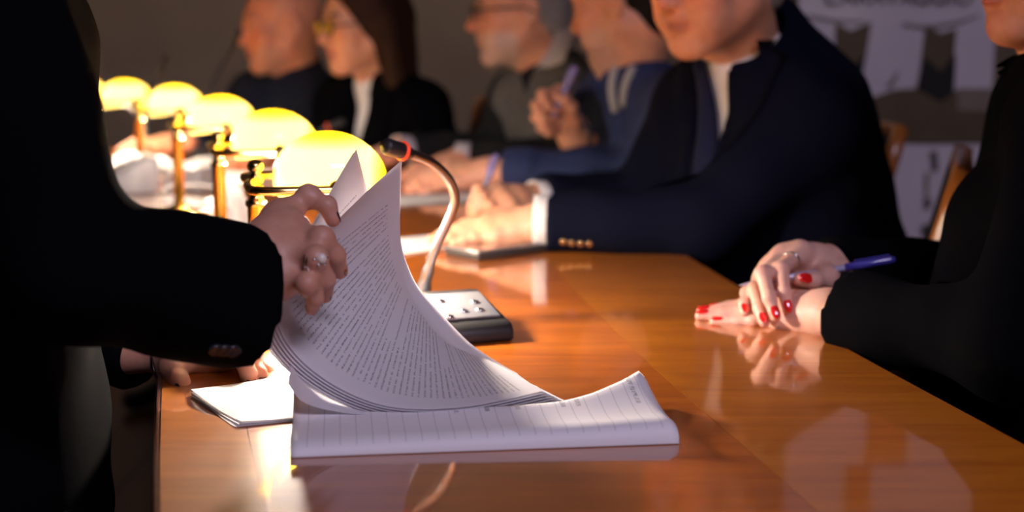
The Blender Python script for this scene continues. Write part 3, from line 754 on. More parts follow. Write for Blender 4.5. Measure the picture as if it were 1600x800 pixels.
# ================================================================ people: tools
def frame_of(yaw, pitch=0.0, roll=0.0):
    """rows: right, face, up.  yaw 0 faces the camera, 90 faces photo-left; pitch > 0 looks down"""
    y = math.radians(yaw); f0 = V(-math.sin(y), -math.cos(y), 0); up0 = V(0, 0, 1); r0 = np.cross(f0, up0)
    p = math.radians(pitch); f = f0 * math.cos(p) - up0 * math.sin(p); up = up0 * math.cos(p) + f0 * math.sin(p)
    q = math.radians(roll); r = r0 * math.cos(q) + up * math.sin(q); up = np.cross(r, f)
    return np.stack([r, f, up])
SKIN = V(0.70, 0.37, 0.23)
def head_mesh(c, Fr, sc, tone, lips, stubble=0.0, stub_col=V(0.4, 0.36, 0.33), neck_to=None, female=False, h=0.0032, chin=0.0):
    lo, hi = V(-0.11, -0.16, -0.26), V(0.11, 0.14, 0.14)
    nb = None
    if neck_to is not None:
        nb = Fr @ (np.array(neck_to) - c) / sc
        lo = np.minimum(lo, nb - 0.10); hi = np.maximum(hi, nb + 0.10)
    s = Sdf(lo, hi, h)
    w = 0.94 if female else 1.0
    s.ell((0, -0.012, 0.03), (0.076 * w, 0.098, 0.088), 0.0)
    s.ell((0, 0.028, -0.03), (0.060 * w, 0.064, 0.086), 0.03)
    for q in (-1, 1):
        s.cone((q * 0.052 * w, 0.000, -0.050), (q * 0.018, 0.066, -0.098), 0.020, 0.017, 0.028)
        s.ell((q * 0.042 * w, 0.058, -0.022), (0.024, 0.024, 0.024), 0.022)
        s.ell((q * 0.036 * w, 0.060, -0.060), (0.024, 0.024, 0.026), 0.022)
    s.ell((0, 0.073 + chin, -0.099), (0.021, 0.017, 0.017), 0.02)
    s.cone((-0.034, 0.078, 0.020), (0.034, 0.078, 0.020), 0.012, 0.012, 0.02)
    for q in (-1, 1):
        s.ball((q * 0.032, 0.103, -0.001), 0.016, 0.016, 'sub')
        s.ball((q * 0.032, 0.077, -0.001), 0.0125, 0.004)
    s.cone((0, 0.086, 0.012), (0, 0.110, -0.030), 0.008, 0.0115, 0.012)
    for q in (-1, 1): s.ball((q * 0.011, 0.101, -0.034), 0.0075, 0.007)
    s.ell((0, 0.088, -0.055), (0.022, 0.013, 0.010), 0.01)
    s.ell((0, 0.0925, -0.0585), (0.022, 0.0085, 0.0048), 0.004)
    s.ell((0, 0.0905, -0.0695), (0.019, 0.0095, 0.0058), 0.004)
    s.ell((0, 0.103, -0.0640), (0.022, 0.010, 0.0016), 0.003, None, 'sub')
    for q in (-1, 1):
        s.ell((q * 0.077 * w, -0.014, -0.006), (0.009, 0.021, 0.033), 0.008)
        s.ell((q * 0.086 * w, -0.010, -0.004), (0.006, 0.012, 0.020), 0.006, None, 'sub')
    nr = 0.047 if female else 0.056
    if nb is None: nb = V(0, -0.05, -0.2)
    s.cone((0, -0.028, -0.062), nb, nr, nr * 1.08, 0.030)
    s.cone((0, 0.02, -0.085), nb * 0.7 + V(0, 0.018, -0.02), 0.025, 0.030, 0.03)
    Pn, Fc = s.mesh()
    col = np.tile(tone, (len(Pn), 1)); x, y, z = Pn.T
    lm = np.clip(1.4 - np.sqrt((x / 0.026) ** 2 + ((z + 0.064) / 0.0115) ** 2), 0, 1) * (y > 0.078)
    col = col * (1 - lm[:, None]) + lips * lm[:, None]
    ck = np.clip(1.3 - np.sqrt(((np.abs(x) - 0.045) / 0.025) ** 2 + ((z + 0.025) / 0.025) ** 2), 0, 1) * (y > 0.03) * 0.35
    nsr = np.clip(1.3 - np.sqrt((x / 0.018) ** 2 + ((z + 0.03) / 0.018) ** 2), 0, 1) * (y > 0.095) * 0.4
    red = np.clip(ck + nsr, 0, 0.5)[:, None]; col = col * (1 - red) + (tone * V(1.1, 0.72, 0.68)) * red
    if stubble > 0:
        st = np.clip((-0.040 - z) / 0.02, 0, 1) * np.clip((y - 0.0) / 0.03, 0, 1) * np.clip((z + 0.150) / 0.02, 0, 1) * (1 - lm) * stubble
        col = col * (1 - st[:, None]) + stub_col * st[:, None]
    return c + (Pn * sc) @ Fr, Fc, col
def head_extras(root, body, c, Fr, sc, brow=None):
    def G(p): return c + (np.array(p, float) * sc) @ Fr
    for q in (-1, 1):
        MB().ellipsoid(G((q * 0.032, 0.0815, -0.001)), (0.0105 * sc, 0.0092 * sc, 0.0062 * sc), Fr, 14, 8).build('eye', M['eye'], body)
        MB().ellipsoid(G((q * 0.032, 0.0905, -0.001)), (0.0048 * sc, 0.0012 * sc, 0.0048 * sc), Fr, 12, 6).build('iris', M['iris'], body)
        if brow is not None:
            pts = catmull([G((q * 0.014, 0.090, 0.021)), G((q * 0.030, 0.090, 0.027)), G((q * 0.050, 0.078, 0.023))], 8)
            MB().tube(pts, [0.002, 0.0035, 0.004, 0.004, 0.004, 0.0035, 0.003, 0.0015], 8).build('eyebrow', brow, body)
def short_hair(root, c, Fr, sc, mat, recede=0.0, side=0.0):
    s = Sdf(V(-0.11, -0.14, -0.14), V(0.11, 0.14, 0.15), 0.005)
    s.ell((0, -0.016, 0.034), (0.083, 0.104, 0.094), 0.0)
    s.ell((0, -0.07, -0.045), (0.060, 0.040, 0.050), 0.03)
    n = nrm(V(0, 0.80, -0.60)); p0 = V(0, 0.066 - recede, 0.058)
    s.func(V(-0.12, -0.15, -0.15), V(0.12, 0.15, 0.16), lambda X, Y, Z: -((X - p0[0]) * n[0] + (Y - p0[1]) * n[1] + (Z - p0[2]) * n[2]), 0.012)
    for q in (-1, 1): s.ell((q * 0.085, -0.008, -0.012), (0.030, 0.026, 0.040), 0.01, None, 'sub')
    Pn, Fc = s.mesh(); return mesh_obj('hair', c + (Pn * sc) @ Fr, Fc, mat, root)
def glasses(root, c, Fr, sc, rim, lens):
    def G(p): return c + (np.array(p, float) * sc) @ Fr
    o = MB()
    for q in (-1, 1): o.torus(G((q * 0.033, 0.104, -0.002)), 0.023 * sc, 0.0022 * sc, Fr[1], 28, 8, 0.78, ax=Fr[0])
    o.tube([G((-0.012, 0.106, 0.003)), G((0, 0.108, 0.005)), G((0.012, 0.106, 0.003))], 0.002 * sc, 8)
    for q in (-1, 1): o.tube([G((q * 0.056, 0.102, 0.003)), G((q * 0.072, 0.085, 0.003)), G((q * 0.083, 0.0, 0.003)), G((q * 0.083, -0.03, -0.012))], 0.002 * sc, 8)
    g = o.build('glasses', rim, root)
    for q in (-1, 1): MB().ellipsoid(G((q * 0.033, 0.104, -0.002)), (0.0225 * sc, 0.0012 * sc, 0.0175 * sc), Fr, 20, 8).build('lens', lens, g)

FR = {'i': (0.0095, 0.0086, 0.0078, 0.0064), 'm': (0.0097, 0.0088, 0.0080, 0.0066), 'r': (0.0093, 0.0083, 0.0076, 0.0062), 'p': (0.0084, 0.0074, 0.0066, 0.0055), 't': (0.0145, 0.0112, 0.0100, 0.0074)}
def hand_mesh(wrist, fore, fingers, thumb, dorsal, tone, sc=1.0, h=0.0016, arm_r=0.033):
    """wrist and forearm points; fingers: list of (kind, [mcp, pip, dip, tip]); dorsal: direction of the back of the hand"""
    wrist = np.array(wrist, float); fore = np.array(fore, float); dorsal = nrm(dorsal)
    fingers = [(k, [np.array(p, float) for p in L]) for k, L in fingers]; thumb = [np.array(p, float) for p in thumb]
    allp = np.array([wrist, fore] + [p for _, L in fingers for p in L] + thumb)
    s = Sdf(allp.min(0) - 0.045, allp.max(0) + 0.045, h)
    u = nrm(sum(L[0] for _, L in fingers) / len(fingers) - wrist)
    side = nrm(np.cross(u, dorsal))
    a = nrm(wrist - fore); fs = nrm(np.cross(a, dorsal))
    for q in (-1, 1):
        s.cone(fore + fs * q * 0.014 * sc, wrist + side * q * 0.011 * sc, arm_r * sc, 0.0185 * sc, 0.02)
    for k, L in fingers:
        s.cone(wrist + (L[0] - wrist) * 0.06 + side * 0, L[0] - dorsal * 0.004 * sc, 0.0185 * sc, 0.0122 * sc, 0.018)
    for (k1, L1), (k2, L2) in zip(fingers[:-1], fingers[1:]):
        s.cone(L1[0] - dorsal * 0.005 * sc, L2[0] - dorsal * 0.005 * sc, 0.0100 * sc, 0.0098 * sc, 0.008)
        mid = (L1[0] + L2[0]) / 2 * 0.65 + wrist * 0.35
        s.ball(mid - dorsal * 0.006 * sc, 0.0165 * sc, 0.02)
        s.cone(wrist, (L1[0] + L2[0]) / 2 * 0.92 + wrist * 0.08 - dorsal * 0.004 * sc, 0.0185 * sc, 0.0115 * sc, 0.016)
    for k, L in fingers:
        r = [q * sc for q in FR[k]]; t = Sdf.__new__(Sdf)
        for i in range(3): s.cone(L[i], L[i + 1], r[i], r[i + 1], 0.004 if i else 0.010)
        s.ball(L[0] + dorsal * 0.0005, r[0] * 1.06, 0.014)
        bend = nrm((L[1] - L[0]) / (np.linalg.norm(L[1] - L[0]) + 1e-9) - (L[2] - L[1]) / (np.linalg.norm(L[2] - L[1]) + 1e-9) + dorsal * 0.05)
        s.ball(L[1] + bend * 0.0008, r[1] * 1.07, 0.005)
    r = [q * sc for q in FR['t']]
    s.cone(wrist * 0.75 + thumb[0] * 0.25, thumb[0], 0.016 * sc, r[0], 0.014)
    s.cone(thumb[0], thumb[1], r[0], r[1], 0.012)
    s.cone(thumb[1], thumb[2], r[1], r[2], 0.006); s.cone(thumb[2], thumb[3], r[2], r[3], 0.005)
    i0 = fingers[0][1][0]
    s.cone(thumb[1], i0 * 0.55 + wrist * 0.45, 0.009 * sc, 0.012 * sc, 0.014)
    P, F = s.mesh()
    col = np.tile(tone, (len(P), 1))
    for k, L in fingers + [('t', thumb)]:
        for jn, am in ((1, 0.16), (0, 0.12), (3, 0.22)):
            w = np.exp(-((P - L[jn]) ** 2).sum(1) / (0.009 ** 2)) * am
            col = col * (1 - w[:, None]) + (tone * V(1.08, 0.62, 0.58)) * w[:, None]
    return P, F, col
def nail(body, L, mat, hint, sc=1.0, rad=0.0062, back=0.0035):
    u = nrm(L[3] - L[2]); n = nrm(hint - u * np.dot(hint, u)); sd = np.cross(u, n)
    MB().ellipsoid(np.array(L[3]) - u * back * sc + n * (rad - 0.0006) * sc, (0.0085 * sc, 0.0050 * sc, 0.0018 * sc), np.stack([u, sd, n]), 14, 8).build('fingernail', mat, body)

def pts_bounds(L, pad): A = np.array(L); return A.min(0) - pad, A.max(0) + pad
def torso_ops(s, P, g, belly=0.0, arms=True):
    """P: joint dictionary; g: growth of every radius"""
    hip, nb, ls, rs = P['hip'], P['nb'], P['ls'], P['rs']; sd = nrm(ls - rs); fw = nrm(np.cross(sd, V(0, 0, 1)))
    w = P.get('w', 1.0); chest = (ls + rs) / 2 * 0.72 + hip * 0.28
    s.cone(hip + sd * 0.06 * w, chest + sd * 0.085 * w, 0.115 * w + g, 0.095 * w + g, 0.05)
    s.cone(hip - sd * 0.06 * w, chest - sd * 0.085 * w, 0.115 * w + g, 0.095 * w + g, 0.08)
    s.cone(hip + fw * (0.015 + belly), chest + fw * 0.015, 0.115 * w + g, 0.098 * w + g, 0.06)
    s.cone(nb - V(0, 0, 0.055) + fw * 0.012, chest + fw * 0.035, 0.050 + g, 0.088 * w + g, 0.05)
    for q, sh in ((1, ls), (-1, rs)):
        s.cone(chest + sd * q * 0.07 * w, sh - sd * q * 0.035 - V(0, 0, 0.02), 0.09 * w + g, 0.060 * w + g, 0.06)
        s.cone(nb - V(0, 0, 0.025), sh - sd * q * 0.02 + V(0, 0, 0.004), 0.048 * w + g, 0.050 * w + g, 0.055)
    if P.get('bust'):
        for q in (-1, 1): s.ball(chest + sd * q * 0.07 + fw * 0.075, 0.062 + g, 0.05)
    if arms:
        for a in ('l', 'r'):
            s.cone(P[a + 's'], P[a + 'e'], 0.056 * w + g, 0.044 * w + g, 0.045)
            s.cone(P[a + 'e'], P[a + 'w'], 0.044 * w + g, P.get('cuff', 0.034) + g, 0.025)
def core_mesh(P, tone):
    """the rest of the body, inside the clothes, down to the feet"""
    pts = [P[k] for k in ('hip', 'nb', 'ls', 'rs', 'le', 're', 'lw', 'rw')]
    lo, hi = pts_bounds(pts, 0.16); s = Sdf(lo, hi, 0.012)
    P = dict(P, lw=P['le'] * 0.35 + P['lw'] * 0.65, rw=P['re'] * 0.35 + P['rw'] * 0.65)
    torso_ops(s, P, -0.018); V_, F_ = s.mesh(); return V_, F_, np.tile(tone, (len(V_), 1))
def clothes(root, name, P, mat, g=0.004, V_open=None, belly=0.0, h=0.0075, neck_r=0.060, neck_dir=None, arms=True, wrinkle=0.0, seed=1, hem=None, cuff_back=0.012, extra=None):
    ks = ('hip', 'nb', 'ls', 'rs', 'le', 're', 'lw', 'rw') if arms else ('hip', 'nb', 'ls', 'rs')
    lo, hi = pts_bounds([P[k] for k in ks], 0.19); s = Sdf(lo, hi, h)
    torso_ops(s, P, g, belly, arms)
    if extra: extra(s)
    sd = nrm(P['ls'] - P['rs']); fw = nrm(np.cross(sd, V(0, 0, 1))); nb = P['nb']
    if wrinkle > 0:
        rg = np.random.RandomState(seed)
        wv = [(rg.randn(3) * 26, rg.rand() * 6.28) for _ in range(5)] + [(rg.randn(3) * 55, rg.rand() * 6.28) for _ in range(4)]
        q = s._sl(lo, hi); sl, X, Y, Z = q; acc = 0
        for i, (k, ph) in enumerate(wv): acc = acc + np.sin(X * k[0] + Y * k[1] + Z * k[2] + ph) * (1.0 if i < 5 else 0.5)
        s.v += (acc * wrinkle / 3).astype(np.float32)
    nd = nrm(neck_dir if neck_dir is not None else V(0, 0, 1))
    s.cone(nb - nd * 0.005, nb + nd * 0.22, neck_r, neck_r * 1.25, 0.008, 'sub')
    if V_open:
        dep, wid = V_open; zb = nb[2] - dep
        def wedge(X, Y, Z):
            a = np.abs((X - nb[0]) * sd[0] + (Y - nb[1]) * sd[1] + (Z - nb[2]) * sd[2]); f = (X - nb[0]) * fw[0] + (Y - nb[1]) * fw[1]
            return np.maximum(np.maximum(a - wid * (Z - zb) / dep, zb - Z) , 0.005 - f)
        s.func(lo, hi, wedge, 0.006)
    if arms:
        for a in ('l', 'r'):
            u = nrm(P[a + 'w'] - P[a + 'e']); c = P[a + 'w'] - u * cuff_back
            s.cut(c, u, 0.085 + max(0.0, cuff_back) * 1.4)
    if hem is not None:
        s.func(lo, hi, lambda X, Y, Z: Z - hem + 0 * X + 0 * Y, 0.0)
    Pn, Fc = s.mesh(); o = mesh_obj(name, Pn, Fc, mat, root)
    bv = BVHTree.FromPolygons([Vector(p) for p in Pn], [tuple(int(i) for i in q) for q in Fc])
    return o, bv
def legs(root, P, mat, stand=False):
    """trousers and shoes"""
    sd = nrm(P['ls'] - P['rs']); fw = nrm(np.cross(sd, V(0, 0, 1))); hip = P['hip']
    pts = []
    for q in (-1, 1):
        h0 = hip + sd * q * 0.085 - V(0, 0, 0.02)
        if stand: kn = V(*(h0 + fw * 0.03)[:2], 0.48); an = V(*(h0 - fw * 0.01)[:2], 0.10)
        else: kn = h0 + fw * 0.40 + sd * q * 0.03; kn[2] = 0.515; an = kn + fw * 0.03; an[2] = 0.10
        pts.append((h0, kn, an))
    allp = [p for t in pts for p in t]; lo, hi = pts_bounds(allp, 0.16); s = Sdf(lo, hi, 0.011)
    s.cone(pts[0][0], pts[1][0], 0.115, 0.115, 0.03)
    for h0, kn, an in pts: s.cone(h0, kn, 0.095, 0.062, 0.05); s.cone(kn, an, 0.062, 0.048, 0.03)
    Pn, Fc = s.mesh(); mesh_obj('trousers', Pn, Fc, mat, root)
    for h0, kn, an in pts:
        s = Sdf(an - V(0.2, 0.2, 0.11), an + V(0.2, 0.2, 0.06), 0.007); a0 = V(an[0], an[1], 0.045)
        s.cone(a0 - fw * 0.03, a0 + fw * 0.14 - V(0, 0, 0.012), 0.040, 0.030, 0.02); s.cone(a0, V(an[0], an[1], 0.11), 0.038, 0.036, 0.02)
        s.cut(V(a0[0], a0[1], 0.003), V(0, 0, -1), 0.2)
        a, b = s.mesh(); mesh_obj('shoe', a, b, M['black_plastic'], root)
def collar(root, nb, nd, fw, mat, r0=0.062, rise=0.030, fall=0.038, gap=18, point=0.035, name='collar', r_out=0.016, back_drop=0.0):
    """folded shirt collar, open at the front"""
    nd = nrm(nd); f = nrm(fw - nd * np.dot(fw, nd)); s = np.cross(nd, f); v = []; nf = []; na = 44; prof = 7
    for lay in (0, 1):
        for i in range(na):
            a = math.radians(gap) + (2 * math.pi - 2 * math.radians(gap)) * i / (na - 1)
            front = max(0.0, math.cos(a)) ** 3; d = f * math.cos(a) + s * math.sin(a)
            for j in range(prof):
                t = j / (prof - 1)
                if t < 0.4: rr = r0 - 0.001; hh = -0.012 + (rise + 0.012) * t / 0.4
                else:
                    q = (t - 0.4) / 0.6; rr = r0 + r_out * q ** 0.8 + 0.010 * front * q; hh = rise - (fall + point * front) * q
                hh -= 0.022 * max(0.0, math.cos(a)) + back_drop * max(0.0, 0.35 - math.cos(a))
                v.append(np.array(nb) + d * (rr + 0.0025 * lay) + nd * (hh + 0.002 * lay))
    n = na * prof
    for i in range(na - 1):
        for j in range(prof - 1):
            q = i * prof + j; nf.append((q, q + prof, q + prof + 1, q + 1)); nf.append((n + q, n + q + 1, n + q + prof + 1, n + q + prof))
    for i in range(na - 1):
        for e in (0, prof - 1):
            q = i * prof + e; nf.append((q, q + n, q + prof + n, q + prof))
    for e in (0, (na - 1) * prof):
        for j in range(prof - 1): q = e + j; nf.append((q, q + 1, q + 1 + n, q + n))
    return mesh_obj(name, v, nf, mat, root)
def cast(bv, o, d):
    hit = bv.ray_cast(Vector(o), Vector(nrm(d)))
    return (None, None) if hit[0] is None else (np.array(hit[0]), np.array(hit[1]))
def strip(root, name, bvs, line, fw, sd, widths, mat, off=0.006, thick=0.004, nw=5):
    """a band laid on the garment along a line of points, cast in along -fw"""
    v = []; n = len(line)
    for lay in (0, 1):
        for i, p in enumerate(line):
            for j in range(nw):
                w = (j / (nw - 1) - 0.5) * widths[i]; o = np.array(p) + sd * w + fw * 0.25; best = None
                for bv in bvs:
                    h, _ = cast(bv, o, -fw)
                    if h is not None and (best is None or np.dot(h - o, -fw) < np.dot(best - o, -fw)): best = h
                if best is None: best = np.array(p) + sd * w
                v.append(best + fw * (off + thick * lay * (1 - 0.6 * abs(2 * j / (nw - 1) - 1))))
    m = n * nw; f = []
    for i in range(n - 1):
        for j in range(nw - 1):
            q = i * nw + j; f.append((q, q + 1, q + nw + 1, q + nw)); f.append((m + q, m + q + nw, m + q + nw + 1, m + q + 1))
        for e in (0, nw - 1): q = i * nw + e; f.append((q, q + nw, q + nw + m, q + m))
    for e in (0, (n - 1) * nw):
        for j in range(nw - 1): q = e + j; f.append((q, q + 1, q + 1 + m, q + m))
    return mesh_obj(name, v, f, mat, root)
def cuff(root, wrist, elbow, r, mat, length=0.035, back=0.02):
    u = nrm(wrist - elbow)
    return MB().lathe([(r * 0.96, -back), (r, -back + 0.002), (r * 1.0, length - back - 0.002), (r * 0.985, length - back), (r * 0.93, length - back - 0.002), (r * 0.92, -back)], wrist, 32, axis=u, cap=False).build('shirt_cuff', mat, root)
def px_chain(*pts): return [W(*p) for p in pts]
def person(label, base): return thing('person', (base[0], base[1], 0.0), label, 'person')

def pen(a, b, label, body_mat, cap_mat, r=0.0042, cap_at=0.68):
    a, b = np.array(a, float), np.array(b, float); u = nrm(b - a); L = np.linalg.norm(b - a)
    t = thing('pen', (a + b) / 2, label, 'pen')
    MB().lathe([(0.0006, 0), (0.0012, 0.004), (r * 0.9, 0.018), (r, 0.022), (r, L * 0.96)], a, 14, axis=u).build('barrel', body_mat, t)
    MB().lathe([(r * 0.3, 0.0), (0.0005, -0.002)], a + u * 0.003, 8, axis=u).build('tip', M['chrome'], t)
    MB().lathe([(r * 1.02, L * cap_at), (r * 1.28, L * cap_at + 0.002), (r * 1.28, L * 0.97), (r * 0.9, L), (0.0008, L + 0.001)], a, 14, axis=u).build('cap', cap_mat, t)
    n = nrm(np.cross(u, V(0, 1, 0))); n = n if n[2] > 0 else -n
    MB().box(a + u * L * 0.86 + n * (r * 1.28 + 0.0016), (L * 0.22, 0.003, 0.0012), u, np.cross(n, u), n).build('clip', cap_mat, t, smooth=False)
    return t
# ================================================================ the man in the dark suit (with tie)
P = dict(hip=V(0.50, 2.33, 0.56), nb=W(1154, 38, 2.24), ls=W(1286, 195, 2.12), rs=W(1088, 165, 2.42), le=W(1095, 348, 2.08), lw=W(843, 345, 2.10), re=W(1000, 318, 2.50), rw=W(838, 316, 2.40), w=1.08, cuff=0.038)
def sdfw(P): sd = nrm(P['ls'] - P['rs']); return sd, nrm(np.cross(sd, V(0, 0, 1)))
sd, fw = sdfw(P)
suit = person('man in dark navy suit, white shirt and navy tie, resting his forearm on the table', P['hip'])
hc = W(1116, -56, 2.14); Fr = frame_of(52, 14, 2); hs = 1.05; tone = SKIN * V(1.0, 0.95, 0.9)
parts = [head_mesh(hc, Fr, hs, tone, V(0.50, 0.20, 0.15), neck_to=P['nb'] - V(0, 0, 0.03))]
LH = [('i', px_chain((768, 347, 2.15), (727, 352, 2.16), (704, 360, 2.15), (686, 366, 2.14))), ('m', px_chain((763, 354, 2.125), (718, 360, 2.13), (694, 368, 2.12), (674, 374, 2.11))),
      ('r', px_chain((766, 361, 2.10), (724, 366, 2.10), (702, 372, 2.09), (684, 378, 2.085))), ('p', px_chain((773, 368, 2.08), (741, 372, 2.075), (723, 376, 2.07), (708, 380, 2.065)))]
LT = px_chain((812, 340, 2.15), (780, 340, 2.18), (755, 350, 2.20), (732, 356, 2.20))
parts.append(hand_mesh(P['lw'] + V(0, 0, -0.004), P['le'] * 0.4 + P['lw'] * 0.6, LH, LT, V(0, -0.25, 1), tone * V(1.1, 1.1, 1.15), 1.08, 0.0025))
RH = [('i', px_chain((776, 298, 2.36), (747, 297, 2.33), (738, 320, 2.32), (736, 342, 2.32))), ('m', px_chain((780, 304, 2.34), (752, 307, 2.31), (745, 330, 2.305), (746, 347, 2.31))),
      ('r', px_chain((787, 313, 2.325), (765, 322, 2.30), (763, 340, 2.305), (772, 350, 2.32))), ('p', px_chain((796, 322, 2.315), (780, 333, 2.30), (780, 346, 2.31), (790, 352, 2.32)))]
RT = px_chain((812, 310, 2.38), (785, 318, 2.38), (764, 330, 2.36), (748, 340, 2.345))
parts.append(hand_mesh(P['rw'], P['re'] * 0.35 + P['rw'] * 0.65, RH, RT, V(-0.4, -0.3, 1), tone, 1.05, 0.003))
parts.append(core_mesh(P, tone))
body = mesh_obj('body', *join_parts(parts)[:2], M['skin'], suit, cols=join_parts(parts)[2])
head_extras(suit, body, hc, Fr, hs, M['hair_grey']); short_hair(suit, hc, Fr, hs, M['hair_grey'])
nd = nrm(hc + Fr.T @ V(0, -0.03, -0.08) - P['nb'])
def hunch(s):
    s.cone(W(1195, 55, 2.32), W(1268, 165, 2.26), 0.070, 0.080, 0.06); s.cone(W(1268, 165, 2.26), W(1325, 420, 2.32), 0.080, 0.11, 0.06)
jk, bj = clothes(suit, 'suit_jacket', P, M['suit_navy'], 0.008, extra=hunch, V_open=(0.32, 0.078), neck_dir=nd, wrinkle=0.003, belly=0.02, h=0.0052, neck_r=0.070)
sh, bs = clothes(suit, 'shirt', P, M['shirt'], -0.008, neck_dir=nd, arms=False, belly=0.02, h=0.009)
collar(suit, P['nb'], nd, fw, M['shirt'], r0=0.066, rise=0.020, point=0.048, r_out=0.020, back_drop=0.04)
top = P['nb'] + fw * 0.062 - V(0, 0, 0.030)
line = [top - V(0, 0, 0.004 + q) for q in np.linspace(0, 0.34, 14)]
strip(suit, 'tie', [bs], line, fw, sd, [0.036, 0.030] + list(np.linspace(0.034, 0.085, 12)), M['tie'], 0.010, 0.008)
for q in (-1, 1):
    ln = [P['nb'] + fw * 0.03 + sd * q * (0.075 + 0.012 * math.sin(math.pi * t) - 0.058 * t ** 1.2) - V(0, 0, 0.02 + 0.27 * t) for t in np.linspace(0, 1, 12)]
    strip(suit, 'lapel', [bj], [p + sd * q * 0.02 for p in ln], fw, sd, [0.03, 0.055, 0.066, 0.072, 0.075, 0.07, 0.064, 0.056, 0.046, 0.034, 0.022, 0.010], M['suit_navy'], 0.002, 0.004)
cuff(suit, P['lw'], P['le'], 0.0395, M['shirt'], 0.026, 0.018)
cuff(suit, P['rw'], P['re'], 0.0375, M['shirt'], 0.030, 0.020)
for x, y in ((880, 377), (893, 379), (907, 380), (921, 380)):
    h, nn = cast(bj, _C, ray(x, y))
    if h is not None:
        MB().lathe([(0.0048, -0.001), (0.0055, 0.002), (0.0048, 0.0035), (0.002, 0.003), (0.0005, 0.0032)], h, 16, axis=nn).build('sleeve_button', M['bronze'], suit)
legs(suit, P, M['suit_navy'])
pen(W(736, 350, 2.325), W(776, 242, 2.40), 'blue pen held upright in the suited man\'s far hand', M['pen_clear'], M['pen_violet'], 0.0048)

# ================================================================ the man in the blue jacket
P = dict(hip=V(0.44, 3.00, 0.56), nb=W(985, 95, 2.93), ls=W(1066, 172, 2.76), rs=W(945, 160, 3.08), le=W(1005, 272, 2.84), lw=W(764, 268, 2.885), re=W(950, 272, 3.02), rw=W(898, 222, 2.97), w=1.02, cuff=0.040)
sd, fw = sdfw(P)
blue = person('man in blue zip jacket with pale stripes, holding up a pen beside his chest', P['hip'])
hc = W(975, -2, 2.90); Fr = frame_of(118, 14, 0); hs = 1.08; tone = SKIN * V(1.0, 0.9, 0.82)
parts = [head_mesh(hc, Fr, hs, tone, V(0.45, 0.19, 0.14), 0.45, V(0.42, 0.34, 0.28), neck_to=P['nb'] - V(0, 0, 0.03))]
LH = [('i', px_chain((704, 262, 2.95), (672, 266, 2.97), (655, 277, 2.965), (642, 287, 2.96))), ('m', px_chain((700, 268, 2.92), (665, 274, 2.93), (648, 285, 2.92), (634, 295, 2.91))),
      ('r', px_chain((702, 276, 2.885), (670, 283, 2.885), (654, 292, 2.875), (641, 299, 2.87))), ('p', px_chain((710, 284, 2.855), (683, 291, 2.85), (669, 297, 2.84), (657, 301, 2.835)))]
LT = px_chain((745, 262, 2.94), (722, 262, 2.98), (700, 272, 3.0), (684, 282, 3.0))
parts.append(hand_mesh(P['lw'], P['le'] * 0.35 + P['lw'] * 0.65, LH, LT, V(0, -0.3, 1), SKIN * V(1.15, 1.1, 1.15), 1.05, 0.003))
RH = [('i', px_chain((874, 143, 2.96), (847, 147, 2.91), (856, 167, 2.885), (872, 172, 2.90))), ('m', px_chain((866, 156, 2.96), (837, 165, 2.91), (849, 184, 2.885), (866, 186, 2.90))),
      ('r', px_chain((862, 171, 2.96), (837, 184, 2.91), (851, 199, 2.89), (867, 198, 2.91))), ('p', px_chain((864, 186, 2.96), (845, 200, 2.92), (857, 209, 2.90), (869, 206, 2.92)))]
RT = px_chain((896, 188, 2.935), (892, 168, 2.905), (882, 155, 2.89), (868, 150, 2.885))
parts.append(hand_mesh(P['rw'], P['re'] * 0.35 + P['rw'] * 0.65, RH, RT, V(-1, 0.6, 0.2), SKIN * V(1.05, 0.95, 0.9), 1.08, 0.003, 0.030))
parts.append(core_mesh(P, tone))
body = mesh_obj('body', *join_parts(parts)[:2], M['skin'], blue, cols=join_parts(parts)[2])
head_extras(blue, body, hc, Fr, hs, M['hair_dark']); short_hair(blue, hc, Fr, hs, M['hair_dark'])
nd = nrm(hc + Fr.T @ V(0, -0.03, -0.08) - P['nb'])
jk, bj = clothes(blue, 'zip_jacket', P, M['jacket_blue'], 0.008, neck_dir=nd, wrinkle=0.006, seed=3, V_open=(0.10, 0.03), cuff_back=0.03)
sh, bs = clothes(blue, 'undershirt', P, M['knit_navy'], -0.008, neck_dir=nd, arms=False, h=0.01)
collar(blue, P['nb'], nd, fw, M['jacket_blue'], r0=0.066, rise=0.03, point=0.02, gap=25)
for chain in (((968, 92), (958, 118), (956, 145), (962, 175)), ((990, 104), (981, 122), (975, 142), (974, 164))):
    pp = []
    for x, y in catmull([V(*c, 0) for c in chain], 10)[:, :2]:
        h, nn = cast(bj, _C, ray(x, y))
        pp.append((h if h is not None else W(x, y, 2.8)) - nrm(ray(x, y)) * 0.004)
    MB().tube(pp, 0.0085, 10).build('pale_stripe', M['cord'], blue)
u = nrm(P['rw'] - P['re'])
MB().torus(P['rw'] - u * 0.008, 0.0345, 0.0045, u, 36, 10).build('bracelet', M['chrome'], blue)
legs(blue, P, M['trousers'])
pen(W(858, 196, 2.905), W(899, 104, 2.885), 'violet pen held up in the fist of the man in blue', M['pen_violet'], M['pen_violet'], 0.0065)

